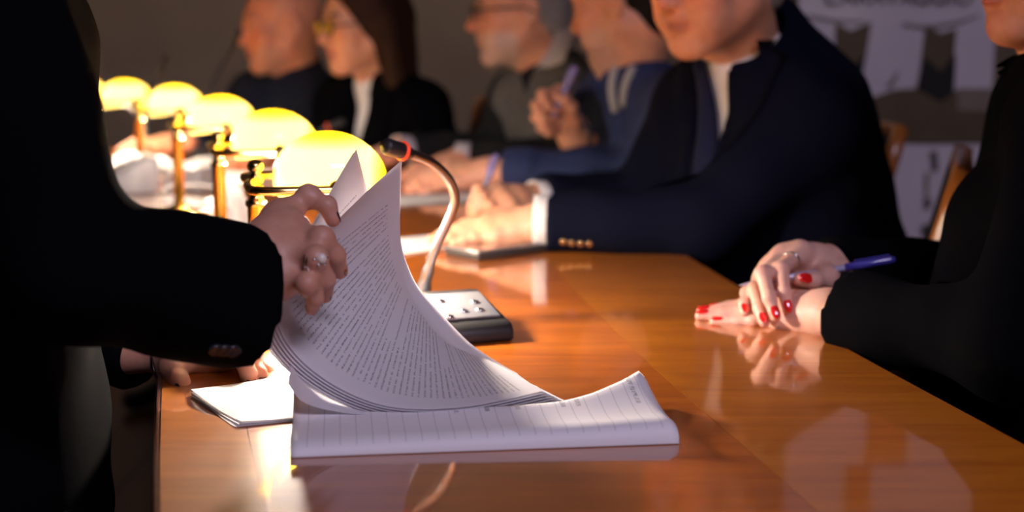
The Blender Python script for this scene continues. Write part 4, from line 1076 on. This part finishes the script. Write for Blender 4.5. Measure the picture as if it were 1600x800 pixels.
# ================================================================ the man in the grey sweater
P = dict(hip=V(0.27, 3.52, 0.56), nb=W(864, 92, 3.43), ls=W(948, 165, 3.24), rs=W(805, 150, 3.55), le=W(880, 245, 3.25), lw=W(728, 246, 3.28), re=W(770, 236, 3.52), rw=W(632, 234, 3.36), w=1.05)
sd, fw = sdfw(P)
grey = person('white-bearded man with glasses in grey sweater over a pale collar', P['hip'])
hc = W(813, 14, 3.42); Fr = frame_of(86, 4, 0); hs = 1.10; tone = SKIN * V(1.02, 0.92, 0.86)
parts = [head_mesh(hc, Fr, hs, tone, V(0.5, 0.22, 0.18), 0.65, V(0.62, 0.52, 0.44), neck_to=P['nb'] - V(0, 0, 0.03))]
def simple_hand(wr, tip_px, d, spread, dors, tone, sc=1.0):
    """relaxed hand lying on the table, fingers towards tip_px"""
    tp = W(tip_px[0], tip_px[1], d); u = nrm(tp - wr); side = nrm(np.cross(u, dors)); L = []
    for k, o, m, ln in (('i', -1.5, 0.092, 0.078), ('m', -0.5, 0.094, 0.084), ('r', 0.5, 0.090, 0.078), ('p', 1.5, 0.082, 0.062)):
        a = wr + u * m * sc + side * o * 0.020 * sc * spread; dr = nrm(u + side * o * 0.06)
        L.append((k, [a, a + dr * ln * 0.48 * sc + dors * 0.008, a + dr * ln * 0.77 * sc + dors * 0.000, a + dr * ln * sc - dors * 0.009]))
    T_ = [wr + u * 0.025 - side * 0.024 * spread - dors * 0.006, wr + u * 0.06 - side * 0.042 * spread - dors * 0.008, wr + u * 0.09 - side * 0.048 * spread - dors * 0.010, wr + u * 0.115 - side * 0.046 * spread - dors * 0.012]
    return L, T_
for a, tp, d in (('l', (640, 270), 3.22), ('r', (572, 249), 3.26)):
    L, T_ = simple_hand(P[a + 'w'], tp, d, 1.0 if a == 'l' else -1.0, V(0, 0, 1), tone)
    parts.append(hand_mesh(P[a + 'w'], P[a + 'e'] * 0.35 + P[a + 'w'] * 0.65, L, T_, V(0, -0.1, 1), SKIN * V(1.1, 1.0, 1.0), 1.05, 0.0035, 0.024))
parts.append(core_mesh(P, tone))
body = mesh_obj('body', *join_parts(parts)[:2], M['skin'], grey, cols=join_parts(parts)[2])
head_extras(grey, body, hc, Fr, hs, M['hair_grey']); short_hair(grey, hc, Fr, hs, M['hair_grey'], 0.02); glasses(grey, hc, Fr, hs, M['rim_dark'], M['lens_clear'])
nd = nrm(hc + Fr.T @ V(0, -0.03, -0.08) - P['nb'])
jk, bj = clothes(grey, 'sweater', P, M['knit_grey'], 0.011, neck_dir=nd, arms=False, wrinkle=0.003, seed=5, V_open=(0.09, 0.045))
sl, b2 = clothes(grey, 'shirt', P, M['charcoal'], 0.003, neck_dir=nd, wrinkle=0.003, seed=6)
collar(grey, P['nb'], nd, fw, M['shirt_pale'], r0=0.072, rise=0.056, fall=0.046, point=0.035, gap=12, r_out=0.028)
for a in 'lr': cuff(grey, P[a + 'w'], P[a + 'e'], 0.035, M['shirt_pale'], 0.034, 0.012)
legs(grey, P, M['trousers'])

# ================================================================ the woman with glasses
P = dict(hip=V(-0.22, 3.90, 0.56), nb=W(594, 110, 3.75), ls=W(664, 168, 3.64), rs=W(530, 160, 3.86), le=W(690, 235, 3.60), lw=W(600, 246, 3.42), re=W(520, 250, 3.78), rw=W(505, 240, 3.55), w=0.95, bust=True)
sd, fw = sdfw(P)
lady = person('brown-haired woman with amber-lit glasses, black jacket and white top', P['hip'])
hc = W(566, 36, 3.70); Fr = frame_of(60, 6, 0); hs = 1.06; tone = SKIN * V(1.16, 1.12, 1.05)
parts = [head_mesh(hc, Fr, hs, tone, V(0.50, 0.16, 0.14), neck_to=P['nb'] - V(0, 0, 0.03), female=True)]
for a, tp, d in (('l', (540, 258), 3.36), ('r', (470, 250), 3.48)):
    L, T_ = simple_hand(P[a + 'w'], tp, d, 1.0 if a == 'l' else -1.0, V(0, 0, 1), tone, 0.9)
    parts.append(hand_mesh(P[a + 'w'], P[a + 'e'] * 0.35 + P[a + 'w'] * 0.65, L, T_, V(0, -0.1, 1), tone, 0.92, 0.0035, 0.025))
parts.append(core_mesh(P, tone))
body = mesh_obj('body', *join_parts(parts)[:2], M['skin'], lady, cols=join_parts(parts)[2])
head_extras(lady, body, hc, Fr, hs, M['hair_brown']); glasses(lady, hc, Fr, hs, M['rim_dark'], M['lens_lamp_glint'])
def long_hair(root, c, Fr, sc, mat, drop=0.24, front=0.03, wid=0.075):
    s = Sdf(V(-0.15, -0.17, -drop - 0.08), V(0.15, 0.15, 0.16), 0.006)
    s.ell((0, -0.018, 0.036), (0.088, 0.110, 0.098), 0.0)
    for q in (-1, 1):
        s.cone((q * 0.068, -0.025, 0.0), (q * wid, -0.045, -drop), 0.042, 0.028, 0.03)
        s.cone((q * 0.03, -0.085, 0.0), (q * 0.04, -0.085, -drop), 0.040, 0.030, 0.03)
    s.ell((0, 0.095, -0.04), (0.080, 0.095, 0.115), 0.012, None, 'sub')
    s.ell((0, 0.02, -0.15), (0.048, 0.06, 0.10), 0.012, None, 'sub')
    V_, F_ = s.mesh()
    st = np.sin(np.arctan2(V_[:, 0], V_[:, 1] + 0.02) * 46 + V_[:, 2] * 30) * 0.0016
    n = V_ * V(1, 1, 0.2); n = n / (np.linalg.norm(n, axis=1)[:, None] + 1e-6); V_ = V_ + n * st[:, None]
    return mesh_obj('hair', c + (V_ * sc) @ Fr, F_, mat, root)
long_hair(lady, hc, Fr, hs, M['hair_brown'], 0.17)
nd = nrm(hc + Fr.T @ V(0, -0.03, -0.08) - P['nb'])
jk, bj = clothes(lady, 'jacket', P, M['suit_black'], 0.010, neck_dir=nd, wrinkle=0.003, seed=8, V_open=(0.30, 0.040), neck_r=0.056)
sh, bs = clothes(lady, 'white_top', P, M['shirt'], -0.004, neck_dir=nd, arms=False, h=0.009, neck_r=0.052)
for q in (-1, 1):
    ln = [P['nb'] + fw * 0.03 + sd * q * (0.070 + 0.01 * math.sin(math.pi * t) - 0.045 * t ** 1.2) - V(0, 0, 0.02 + 0.26 * t) for t in np.linspace(0, 1, 10)]
    strip(lady, 'lapel', [bj], [p + sd * q * 0.02 for p in ln], fw, sd, [0.03, 0.05, 0.058, 0.06, 0.058, 0.052, 0.044, 0.034, 0.022, 0.01], M['suit_black'], 0.002, 0.004)
legs(lady, P, M['trousers'])

# ================================================================ the bald man
P = dict(hip=V(-0.66, 4.34, 0.56), nb=W(464, 98, 4.15), ls=W(508, 155, 4.08), rs=W(392, 150, 4.27), le=W(470, 226, 3.86), lw=W(420, 235, 3.68), re=W(365, 213, 4.05), rw=W(290, 220, 3.76), w=1.02)
sd, fw = sdfw(P)
bald = person('bald man in dark navy sweater, at the far end of the row', P['hip'])
hc = W(440, 38, 4.10); Fr = frame_of(68, 6, 0); hs = 1.13; tone = SKIN * V(1.12, 0.95, 0.85)
parts = [head_mesh(hc, Fr, hs, tone, V(0.5, 0.2, 0.16), 0.2, neck_to=P['nb'] - V(0, 0, 0.03))]
for a, tp, d in (('l', (360, 250), 3.52), ('r', (232, 226), 3.72)):
    L, T_ = simple_hand(P[a + 'w'], tp, d, 1.0 if a == 'l' else -1.0, V(0, 0, 1), tone)
    parts.append(hand_mesh(P[a + 'w'], P[a + 'e'] * 0.35 + P[a + 'w'] * 0.65, L, T_, V(0, -0.1, 1), tone, 1.05, 0.0035, 0.024))
parts.append(core_mesh(P, tone))
body = mesh_obj('body', *join_parts(parts)[:2], M['skin'], bald, cols=join_parts(parts)[2])
head_extras(bald, body, hc, Fr, hs, M['hair_grey'])
nd = nrm(hc + Fr.T @ V(0, -0.03, -0.08) - P['nb'])
jk, bj = clothes(bald, 'sweater', P, M['knit_navy'], 0.008, neck_dir=nd, wrinkle=0.004, seed=11, neck_r=0.058)
collar(bald, P['nb'], nd, fw, M['knit_navy'], r0=0.062, rise=0.03, fall=0.03, point=0.0, gap=4, r_out=0.008)
legs(bald, P, M['trousers'])

# ================================================================ the woman at the right edge, hands folded
P = dict(hip=V(0.80, 1.62, 0.56), nb=W(1668, 105, 1.62), ls=W(1690, 190, 1.42), rs=W(1640, 175, 1.80), le=W(1590, 540, 1.27), lw=W(1322, 489, 1.475), re=W(1530, 440, 1.80), rw=W(1288, 425, 1.615), w=0.95, bust=True, cuff=0.036)
sd, fw = sdfw(P)
red = person('woman in black with red nails and folded hands, cut off by the right frame edge', P['hip'])
hc = W(1672, -104, 1.60); Fr = frame_of(82, 3, 0); hs = 1.0; tone = SKIN * V(1.05, 0.95, 0.9)
parts = [head_mesh(hc, Fr, hs, tone, V(0.55, 0.14, 0.12), neck_to=P['nb'] - V(0, 0, 0.03), female=True)]
LHr = [('p', px_chain((1226, 496, 1.522), (1178, 501, 1.538), (1152, 503, 1.545), (1116, 503, 1.553))), ('r', px_chain((1220, 484, 1.545), (1165, 487, 1.555), (1130, 492, 1.56), (1094, 494, 1.565))),
       ('m', px_chain((1216, 478, 1.565), (1160, 480, 1.58), (1126, 485, 1.585), (1096, 488, 1.588))), ('i', px_chain((1220, 474, 1.585), (1168, 475, 1.60), (1140, 480, 1.605), (1112, 484, 1.61)))]
LTr = px_chain((1275, 480, 1.56), (1245, 478, 1.60), (1215, 480, 1.63), (1190, 482, 1.645))
htone = V(0.74, 0.44, 0.35)
hm = hand_mesh(W(1296, 491, 1.495), W(1360, 500, 1.44), LHr, LTr, V(0, -0.25, 1), htone, 0.94, 0.0014, 0.029); parts.append(hm)
RHr = [('i', px_chain((1250, 394, 1.585), (1221, 421, 1.538), (1225, 456, 1.514), (1231, 484, 1.506))), ('m', px_chain((1224, 400, 1.588), (1192, 428, 1.535), (1202, 466, 1.508), (1212, 494, 1.498))),
       ('r', px_chain((1206, 418, 1.595), (1180, 453, 1.553), (1187, 482, 1.525), (1194, 504, 1.510))), ('p', px_chain((1194, 436, 1.60), (1168, 458, 1.572), (1163, 474, 1.552), (1164, 488, 1.540)))]
RTr = px_chain((1308, 427, 1.595), (1292, 434, 1.562), (1271, 438, 1.538), (1249, 437, 1.528))
parts.append(hand_mesh(W(1312, 418, 1.635), W(1390, 432, 1.70), RHr, RTr, V(-0.2, -0.5, 1), htone, 0.92, 0.0014, 0.027))
parts.append(core_mesh(P, tone))
jp = join_parts(parts); body = mesh_obj('body', jp[0], jp[1], M['skin'], red, cols=jp[2])
head_extras(red, body, hc, Fr, hs, M['hair_brown']); long_hair(red, hc, Fr, hs, M['hair_dark'], 0.15)
for k, L in RHr: nail(body, L, M['nail_red'], V(0.0, -1, 0.35), 1.0, FR[k][3] * 0.92)
for k, L in LHr: nail(body, L, M['nail_red'], V(0, -0.25, 1), 1.0, FR[k][3] * 0.94)
nail(body, RTr, M['nail_red'], V(0.1, -1, 0.5), 1.25, FR['t'][3] * 0.80)
a, b = RHr[0][1][0], RHr[0][1][1]
MB().torus(a * 0.52 + b * 0.48, 0.0094, 0.0012, b - a, 32, 8).build('ring', M['chrome'], red)
nd = nrm(hc + Fr.T @ V(0, -0.03, -0.08) - P['nb'])
jk, bj = clothes(red, 'jacket', P, M['suit_black'], 0.008, neck_dir=nd, wrinkle=0.004, seed=14, neck_r=0.056, cuff_back=0.008, extra=lambda s: s.cone(W(1660, 420, 1.50), W(1590, 660, 1.44), 0.13, 0.12, 0.05))
collar(red, P['nb'], nd, fw, M['suit_black'], r0=0.058, rise=0.012, fall=0.02, point=0.0, gap=20, r_out=0.008)
legs(red, P, M['suit_black'])
pen(W(1155, 446, 1.572), W(1398, 405, 1.560), 'clear pen with blue cap between the red-nailed woman\'s fingers', M['pen_clear'], M['pen_blue'], 0.0036, 0.68)

# ================================================================ the standing woman leafing through the document
P = dict(hip=W(-95, 780, 1.20), nb=W(-160, -330, 1.16), ls=W(-140, -200, 1.36), rs=W(-95, -215, 0.99), le=W(10, 450, 1.42), lw=W(258, 545, 1.345), re=W(112, 418, 0.985), rw=W(412, 468, 1.108), w=0.98, cuff=0.046)
sd, fw = sdfw(P)
leaf = person('standing woman in black blazer at the left, turning pages with a ringed hand', (P['hip'][0], P['hip'][1]))
hc = W(-60, -560, 1.17); Fr = frame_of(-85, 35, 0); tone = SKIN * V(0.95, 0.88, 0.85)
parts = [head_mesh(hc, Fr, 1.0, tone, V(0.5, 0.16, 0.14), neck_to=P['nb'] - V(0, 0, 0.03), female=True)]
RH0 = [('i', px_chain((438, 340, 1.145), (482, 307, 1.155), (511, 321, 1.150), (520, 343, 1.148))), ('m', px_chain((452, 358, 1.125), (503, 373, 1.098), (524, 399, 1.106), (531, 424, 1.120))),
       ('r', px_chain((450, 392, 1.106), (494, 404, 1.080), (509, 436, 1.090), (508, 462, 1.104))), ('p', px_chain((445, 430, 1.098), (480, 444, 1.075), (492, 466, 1.084), (488, 482, 1.098)))]
RT0 = px_chain((428, 385, 1.150), (450, 392, 1.190), (474, 390, 1.215), (494, 382, 1.222))
ht = V(0.58, 0.31, 0.22)
parts.append(hand_mesh(W(402, 418, 1.102), W(340, 428, 1.088), RH0, RT0, V(0.25, -1, 0.35), ht, 0.98, 0.0013, 0.029))
LH0 = [('i', px_chain((352, 546, 1.30), (380, 562, 1.285), (388, 584, 1.28), (389, 603, 1.278))), ('m', px_chain((360, 543, 1.325), (392, 560, 1.305), (404, 584, 1.295), (409, 604, 1.288))),
       ('r', px_chain((362, 541, 1.35), (398, 558, 1.33), (416, 580, 1.32), (426, 598, 1.31))), ('p', px_chain((358, 540, 1.375), (392, 558, 1.36), (412, 575, 1.35), (424, 588, 1.345)))]
LT0 = px_chain((276, 550, 1.33), (272, 574, 1.295), (279, 596, 1.272), (290, 615, 1.260))
parts.append(hand_mesh(W(268, 543, 1.345), W(215, 535, 1.36), LH0, LT0, V(0, -0.2, 1), ht, 0.96, 0.0016, 0.028))
parts.append(core_mesh(P, tone))
jp = join_parts(parts); body = mesh_obj('body', jp[0], jp[1], M['skin'], leaf, cols=jp[2])
head_extras(leaf, body, hc, Fr, 1.0, M['hair_dark']); long_hair(leaf, hc, Fr, 1.0, M['hair_dark'], 0.2)
nail(body, RH0[1][1], M['nail_dark'], V(1, -0.3, 0.2), 0.95, FR['m'][3] * 0.9); nail(body, RH0[2][1], M['nail_dark'], V(1, -0.1, 0), 0.9, FR['r'][3] * 0.9)
nail(body, RH0[0][1], M['nail_dark'], V(1, 0.2, 0.4), 0.95, FR['i'][3] * 0.9); nail(body, RH0[3][1], M['nail_dark'], V(1, 0, -0.2), 0.85, FR['p'][3] * 0.9)
nail(body, LT0, M['nail_dark'], V(-1, -0.9, 0.2), 1.2, FR['t'][3] * 0.85)
for k, L in LH0[:3]: nail(body, L, M['nail_dark'], V(0.7, -0.9, 0.4), 1.0, FR[k][3] * 0.92)
a, b = RH0[2][1][1], RH0[2][1][2]; a0 = RH0[2][1][0]
ra = nrm(b - a0); rc = a * 0.9 + a0 * 0.1 + V(0.001, -0.001, -0.002)
rg = MB().torus(rc, 0.0098, 0.0014, a - a0, 36, 8); rg.torus(rc + nrm(a - a0) * 0.0035, 0.0098, 0.0012, a - a0, 36, 8); rg = rg.build('ring', M['chrome'], leaf)
o = nrm(V(0.55, -0.75, 0.25))
MB().ellipsoid(rc + o * 0.012, (0.0042, 0.0042, 0.0042), None, 16, 10).build('pearl', M['pearl'], rg)
for k in range(6):
    t1 = nrm(np.cross(o, V(0, 0, 1))); t2 = np.cross(o, t1); an = k * math.pi / 3
    MB().ellipsoid(rc + o * 0.0105 + (t1 * math.cos(an) + t2 * math.sin(an)) * 0.0052, (0.0016,) * 3, None, 8, 6).build('stone', M['chrome'], rg)
bc = W(258, 549, 1.345); u = nrm(W(270, 548, 1.345) - W(232, 545, 1.35))
br = MB().torus(bc, 0.0275, 0.0028, u, 36, 8).build('bracelet', M['chrome'], leaf)
MB().ellipsoid(W(254, 558, 1.318), (0.005, 0.004, 0.005), None, 12, 8).build('charm', M['pearl'], br)
def wide_cuff(s):
    s.cone(P['re'] * 0.45 + P['rw'] * 0.55 - V(0, 0, 0.002), P['rw'] + V(0, 0, -0.004), 0.044, 0.053, 0.03)
nd = nrm(hc + Fr.T @ V(0, -0.03, -0.08) - P['nb'])
jk, bj = clothes(leaf, 'blazer', P, M['suit_black'], 0.008, neck_dir=nd, wrinkle=0.004, seed=17, neck_r=0.056, V_open=(0.3, 0.05), cuff_back=0.024, extra=wide_cuff)
sh, bs = clothes(leaf, 'shirt', P, M['charcoal'], -0.008, neck_dir=nd, arms=False, h=0.01, neck_r=0.052)
for x, y in ((337, 545), (350, 546), (364, 547)):
    h, nn = cast(bj, _C, ray(x, y))
    if h is not None: MB().lathe([(0.0055, -0.001), (0.0062, 0.0015), (0.0055, 0.003), (0.0035, 0.0022), (0.0005, 0.0022)], h, 16, axis=nn).build('sleeve_button', M['black_button'], leaf)
legs(leaf, P, M['suit_black'], stand=True)
# ================================================================ chairs
def chair(loc, face, label):
    """dark padded armless chair with an orange wooden frame; face: direction of sitting"""
    f = nrm(V(face[0], face[1], 0)); s = V(-f[1], f[0], 0); B = V(loc[0], loc[1], 0)
    t = thing('padded_chair', B, label, 'chair', 'wooden chairs at the table')
    def G(a, b, z): return B + f * a + s * b + V(0, 0, z)
    bevel(MB().box(G(0, 0, 0.425), (0.44, 0.46, 0.07), f, s).build('seat', M['padding'], t), 0.02, 3)
    bevel(MB().box(G(0, 0, 0.375), (0.45, 0.47, 0.03), f, s).build('seat_frame', M['chairwood'], t), 0.006)
    for q in (-1, 1):
        MB().tube([G(0.19, q * 0.20, 0.0), G(0.195, q * 0.205, 0.37)], [0.016, 0.020], 10).build('leg', M['chairwood'], t)
        MB().tube(catmull([G(-0.25, q * 0.20, 0.0), G(-0.205, q * 0.205, 0.38), G(-0.235, q * 0.21, 0.62), G(-0.30, q * 0.21, 0.885)], 14), 0.017, 10).build('back_post', M['chairwood'], t)
    up = nrm(V(0, 0, 1) * 0.26 - f * 0.065)
    bevel(MB().box(G(-0.262, 0, 0.73), (0.036, 0.38, 0.28), np.cross(s, up), s, up).build('backrest', M['padding'], t), 0.012, 3)
    bevel(MB().box(G(-0.297, 0, 0.875), (0.03, 0.42, 0.03), np.cross(s, up), s, up).build('top_rail', M['chairwood'], t), 0.008)
    return t
for hipxy, face, lab in (((0.405, 2.24), (-0.95, 0.30), 'dark padded chair the suited man sits on'), ((0.48, 3.08), (-0.995, -0.1), 'dark padded chair under the man in blue'),
                         ((0.32, 3.56), (-0.84, -0.54), 'dark padded chair under the man in grey'), ((-0.17, 3.95), (-0.73, -0.69), 'dark padded chair under the woman with glasses'),
                         ((-0.62, 4.41), (-0.70, -0.70), 'dark padded chair under the bald man'), ((0.86, 1.60), (-0.97, 0.2), 'dark padded chair under the red-nailed woman')):
    chair(hipxy, face, lab)

# ================================================================ roll-up banner behind the suited man
D = 3.9
bl, brr = W(1245, 100, D)[0], W(1552, 100, D)[0]
ban = thing('roll_up_banner', ((bl + brr) / 2, D, 0), 'white roll-up banner with brown pointed shapes and grey lettering', 'banner')
zt, zb_ = 1.95, 0.06
nx, nz = 18, 30; v = []; f = []
for lay in (0, 1):
    for i in range(nx):
        for j in range(nz):
            x = bl + (brr - bl) * i / (nx - 1); z = zb_ + (zt - zb_) * j / (nz - 1)
            v.append(V(x, D + 0.004 * math.sin(i * 0.7) + 0.003 * lay, z))
n = nx * nz
for i in range(nx - 1):
    for j in range(nz - 1):
        q = i * nz + j; f.append((q, q + nz, q + nz + 1, q + 1)); f.append((n + q, n + q + 1, n + q + nz + 1, n + q + nz))
mesh_obj('banner_sheet', v, f, M['banner'], ban)
bevel(MB().box(V((bl + brr) / 2, D + 0.01, 0.04), (brr - bl + 0.04, 0.16, 0.08)).build('banner_base', M['pale_plastic'], ban), 0.01)
MB().tube([V(bl, D + 0.004, zt), V(brr, D + 0.004, zt)], 0.012, 10).build('top_bar', M['pale_plastic'], ban)
MB().tube([V((bl + brr) / 2, D + 0.04, 0.05), V((bl + brr) / 2, D + 0.03, zt)], 0.012, 10).build('pole', M['chrome'], ban)
_layer = [0]
def print_poly(name, px, mat):
    _layer[0] += 1
    pts = [W(x, y, D - 0.0065 - 0.0004 * _layer[0]) for x, y in px]
    back = [p + V(0, 0.0015, 0) for p in pts]; k = len(pts)
    return mesh_obj(name, pts + back, [tuple(range(k))] + [tuple(range(2 * k - 1, k - 1, -1))] + [(i, i + k, (i + 1) % k + k, (i + 1) % k) for i in range(k)], mat, ban, smooth=False)
print_poly('printed_shape', [(1306, 36), (1330, 48), (1362, 34), (1352, 95), (1345, 115), (1330, 150), (1306, 75)], M['print_brown'])
print_poly('printed_shape', [(1346, 92), (1352, 86), (1346, 140), (1350, 170), (1330, 150), (1334, 100)], M['print_dark'])
print_poly('printed_shape', [(1447, 38), (1470, 52), (1495, 44), (1490, 100), (1480, 165), (1462, 170), (1436, 130)], M['print_brown'])
print_poly('printed_shape', [(1490, 88), (1494, 86), (1490, 165), (1474, 160), (1470, 110)], M['print_dark'])
print_poly('printed_shape', [(1444, 88), (1462, 104), (1470, 112), (1474, 160), (1440, 150), (1432, 140)], M['print_dark'])
print_poly('printed_shape', [(1340, 175), (1368, 150), (1400, 140), (1430, 138), (1470, 160), (1496, 140), (1548, 150), (1548, 225), (1362, 222)], M['print_brown'])
print_poly('printed_shape', [(1496, 138), (1550, 138), (1550, 175), (1496, 172)], M['print_tan'])
print_poly('printed_shape', [(1384, 135), (1402, 112), (1406, 108), (1400, 128), (1392, 140)], M['print_grey'])
print_poly('printed_line', [(1262, 22), (1300, 30), (1350, 33), (1350, 36), (1300, 34), (1262, 26)], M['print_grey'])
print_poly('printed_line', [(1410, 36), (1450, 40), (1500, 32), (1530, 22), (1530, 26), (1500, 37), (1450, 44), (1410, 40)], M['print_grey'])
print_poly('printed_mark', [(1454, 236), (1464, 236), (1466, 266), (1458, 268)], M['print_text'])
print_poly('printed_mark', [(1444, 310), (1454, 308), (1455, 324), (1446, 326)], M['print_text'])
print_poly('printed_mark', [(1440, 352), (1452, 350), (1453, 368), (1442, 370)], M['print_text'])
print_poly('printed_mark', [(1446, 270), (1452, 270), (1450, 305), (1446, 305)], M['print_tan'])
# lettering that runs out of the top of the frame
cu = bpy.data.curves.new('lettering', 'FONT'); cu.body = 'CARAVAGGIO'; cu.size = 0.062; cu.extrude = 0.0008; cu.align_x = 'CENTER'; cu.space_character = 1.02
tx = bpy.data.objects.new('lettering', cu); COL.objects.link(tx)
p = W(1404, 7, D - 0.012); bpy.context.view_layer.update()
tm = bpy.data.meshes.new_from_object(tx.evaluated_get(bpy.context.evaluated_depsgraph_get()))
lv = np.array([(q.co.x, q.co.z, q.co.y) for q in tm.vertices]) + p; lf = [tuple(q.vertices) for q in tm.polygons]
bpy.data.objects.remove(tx)
mesh_obj('lettering', lv, lf, M['print_text'], ban, smooth=False)
# coloured blocks higher up
def block(x0, x1, z0, z1, mat):
    pts = [V(x0, D - 0.009, z0), V(x1, D - 0.009, z0), V(x1, D - 0.009, z1), V(x0, D - 0.009, z1)]
    back = [p + V(0, 0.0015, 0) for p in pts]
    mesh_obj('printed_block', pts + back, [(0, 1, 2, 3), (7, 6, 5, 4)] + [(i, i + 4, (i + 1) % 4 + 4, (i + 1) % 4) for i in range(4)], mat, ban, smooth=False)
wB = brr - bl
block(1.010, 1.128, 1.470, 1.640, M['print_red'])
block(0.955, 1.028, 1.645, 1.79, M['print_red'])

# ================================================================ things on the table
# smartphone / small tablet under the suited man's hand
c = [T(694, 396), T(752, 411), T(866, 395), T(800, 383)]
ctr = sum(c) / 4
ph = thing('smartphone', (ctr[0], ctr[1], TABLE_Z), 'dark smartphone lying under the suited man\'s near hand', 'phone')
e1 = nrm(c[2] - c[1]); e2 = nrm(c[0] - c[1]); e2 = nrm(e2 - e1 * np.dot(e1, e2)); L1 = np.linalg.norm(c[2] - c[1]); L2 = 0.075
bevel(MB().box(ctr + V(0, 0, 0.006), (L1, L2, 0.012), e1, e2).build('phone_case', M['phone_case'], ph), 0.003, 3)
bevel(MB().box(ctr + V(0, 0, 0.0125), (L1 - 0.004, L2 - 0.004, 0.0025), e1, e2).build('phone_frame', M['phone_edge'], ph), 0.001)
MB().box(ctr + V(0, 0, 0.0140), (L1 - 0.010, L2 - 0.010, 0.0010), e1, e2).build('screen', M['screen'], ph, smooth=False)

def flat_sheets(corners, label, n=2, wave=0.003, mat='page_plain', grp='loose papers on the table', name='paper_sheet'):
    ctr = sum(corners) / 4; t = thing(name, (ctr[0], ctr[1], TABLE_Z), label, 'paper', grp); rg = random.Random(len(label))
    for k in range(n):
        v, f, uv = [], [], []; nu, nv = 12, 12; ph_ = rg.random() * 6; dx, dy = rg.uniform(-0.01, 0.01), rg.uniform(-0.008, 0.008)
        for i in range(nu):
            for j in range(nv):
                a, b = i / (nu - 1), j / (nv - 1); p = (corners[0] * (1 - a) + corners[3] * a) * (1 - b) + (corners[1] * (1 - a) + corners[2] * a) * b
                v.append(p + V(dx, dy, 0.0008 + 0.0014 * k + wave * (0.5 + 0.5 * math.sin(ph_ + a * 4 + b * 3)) * (0.4 + 0.6 * k))); uv.append((b, a))
        for i in range(nu - 1):
            for j in range(nv - 1): q = i * nv + j; f.append((q, q + nv, q + nv + 1, q + 1))
        mesh_obj('sheet', v, f, M[mat], t, uvs=uv)
    return t
flat_sheets([T(560, 388), T(600, 402), T(720, 386), T(690, 371)], 'white paper at the suited man\'s fingertips, behind the gooseneck', 2)
flat_sheets([T(575, 312), T(600, 325), T(752, 316), T(740, 303)], 'white paper under the flat hand of the man in blue', 2)
flat_sheets([T(150, 268), T(175, 285), T(275, 268), T(240, 254)], 'bright white paper behind the fourth and fifth lamps', 3, 0.02)
flat_sheets([T(240, 268), T(262, 284), T(352, 280), T(330, 262)], 'bright white paper between the third and fourth lamps', 3, 0.015)
flat_sheets([T(332, 275), T(350, 290), T(430, 282), T(410, 268)], 'lilac-white paper behind the second lamp', 2, 0.01)
# curled booklet beside the second lamp post
bk = W(372, 330, 2.30); bk = V(bk[0], bk[1], TABLE_Z)
bt = thing('open_booklet', bk, 'pale booklet with curled leaves just right of the second lamp post', 'booklet')
for k in range(4):
    v, f, uv = [], [], []
    for i in range(14):
        for j in range(8):
            a, b = i / 13, j / 7; an = 0.15 + 0.28 * k
            r = 0.085 * a; z = r * math.sin(an) + 0.012 * math.sin(math.pi * a) ; x = -r * math.cos(an)
            v.append(bk + V(x + 0.02, (b - 0.5) * 0.14 - 0.3 * x, 0.002 + z)); uv.append((a, b))
    for i in range(13):
        for j in range(7): q = i * 8 + j; f.append((q, q + 8, q + 9, q + 1))
    mesh_obj('leaf', v, f, M['page_plain'], bt, uvs=uv)
# grey consoles and cable beyond the lamps
def console(px, d, size, rot, label):
    b = W(px, 300, d); b = V(b[0], b[1], TABLE_Z); ca, sa = math.cos(rot), math.sin(rot); ax, ay = V(ca, sa, 0), V(-sa, ca, 0)
    t = thing('table_console', b, label, 'console', 'grey consoles on the table')
    prof = [(-0.5, 0), (0.5, 0), (0.5, 1.0), (0.25, 1.0), (-0.5, 0.45)]; v = [b + ax * (x * size[0]) + ay * (s * size[1] / 2) + V(0, 0, z * size[2]) for s in (-1, 1) for x, z in prof]; k = 5
    bevel(mesh_obj('housing', v, [tuple(range(k)), tuple(range(2 * k - 1, k - 1, -1))] + [(i, i + k, (i + 1) % k + k, (i + 1) % k) for i in range(k)], M['pale_plastic'], t), 0.005, 3)
    sl = nrm(ax * size[0] * 0.75 + V(0, 0, 0.55 * size[2])); nn = np.cross(sl, ay)
    nn = nn if nn[2] > 0 else -nn
    MB().box(b - ax * size[0] * 0.13 + V(0, 0, size[2] * 0.735) + nn * 0.001, (size[0] * 0.6, size[1] * 0.8, 0.003), sl, ay, nn).build('key_panel', M['grey_plastic'], t, smooth=False)
    for i in range(3):
        for j in range(3):
            MB().lathe([(0.004, 0), (0.004, 0.003), (0.001, 0.004)], b - ax * size[0] * 0.13 + sl * (i - 1) * size[0] * 0.17 + ay * (j - 1) * size[1] * 0.22 + V(0, 0, size[2] * 0.735) + nn * 0.0015, 10, axis=nn).build('key', M['pale_plastic'], t)
console(205, 2.92, (0.10, 0.12, 0.075), 0.4, 'pale grey wedge console beside the fourth lamp post')
console(300, 2.95, (0.09, 0.10, 0.05), -0.3, 'pale grey wedge console behind the third lamp post')
cb = W(300, 330, 2.62); cb = V(cb[0], cb[1], TABLE_Z)
cab = []
for q in np.linspace(0, 1, 60):
    a = q * 4.2 * math.pi
    cab.append(cb + V(0.075 * math.cos(a) * (0.7 + 0.3 * q) + 0.02 * q, 0.05 * math.sin(a) * (0.8 + 0.2 * q), 0.008 + 0.032 * max(0, math.sin(a * 0.5 + 0.6)) + 0.004 * q))
co = MB().tube(cab, 0.0035, 8).build('coiled_cable', M['cable'], loc=cb)
tag(co, 'grey cable lying in loops between the second and third lamp posts', 'cable')
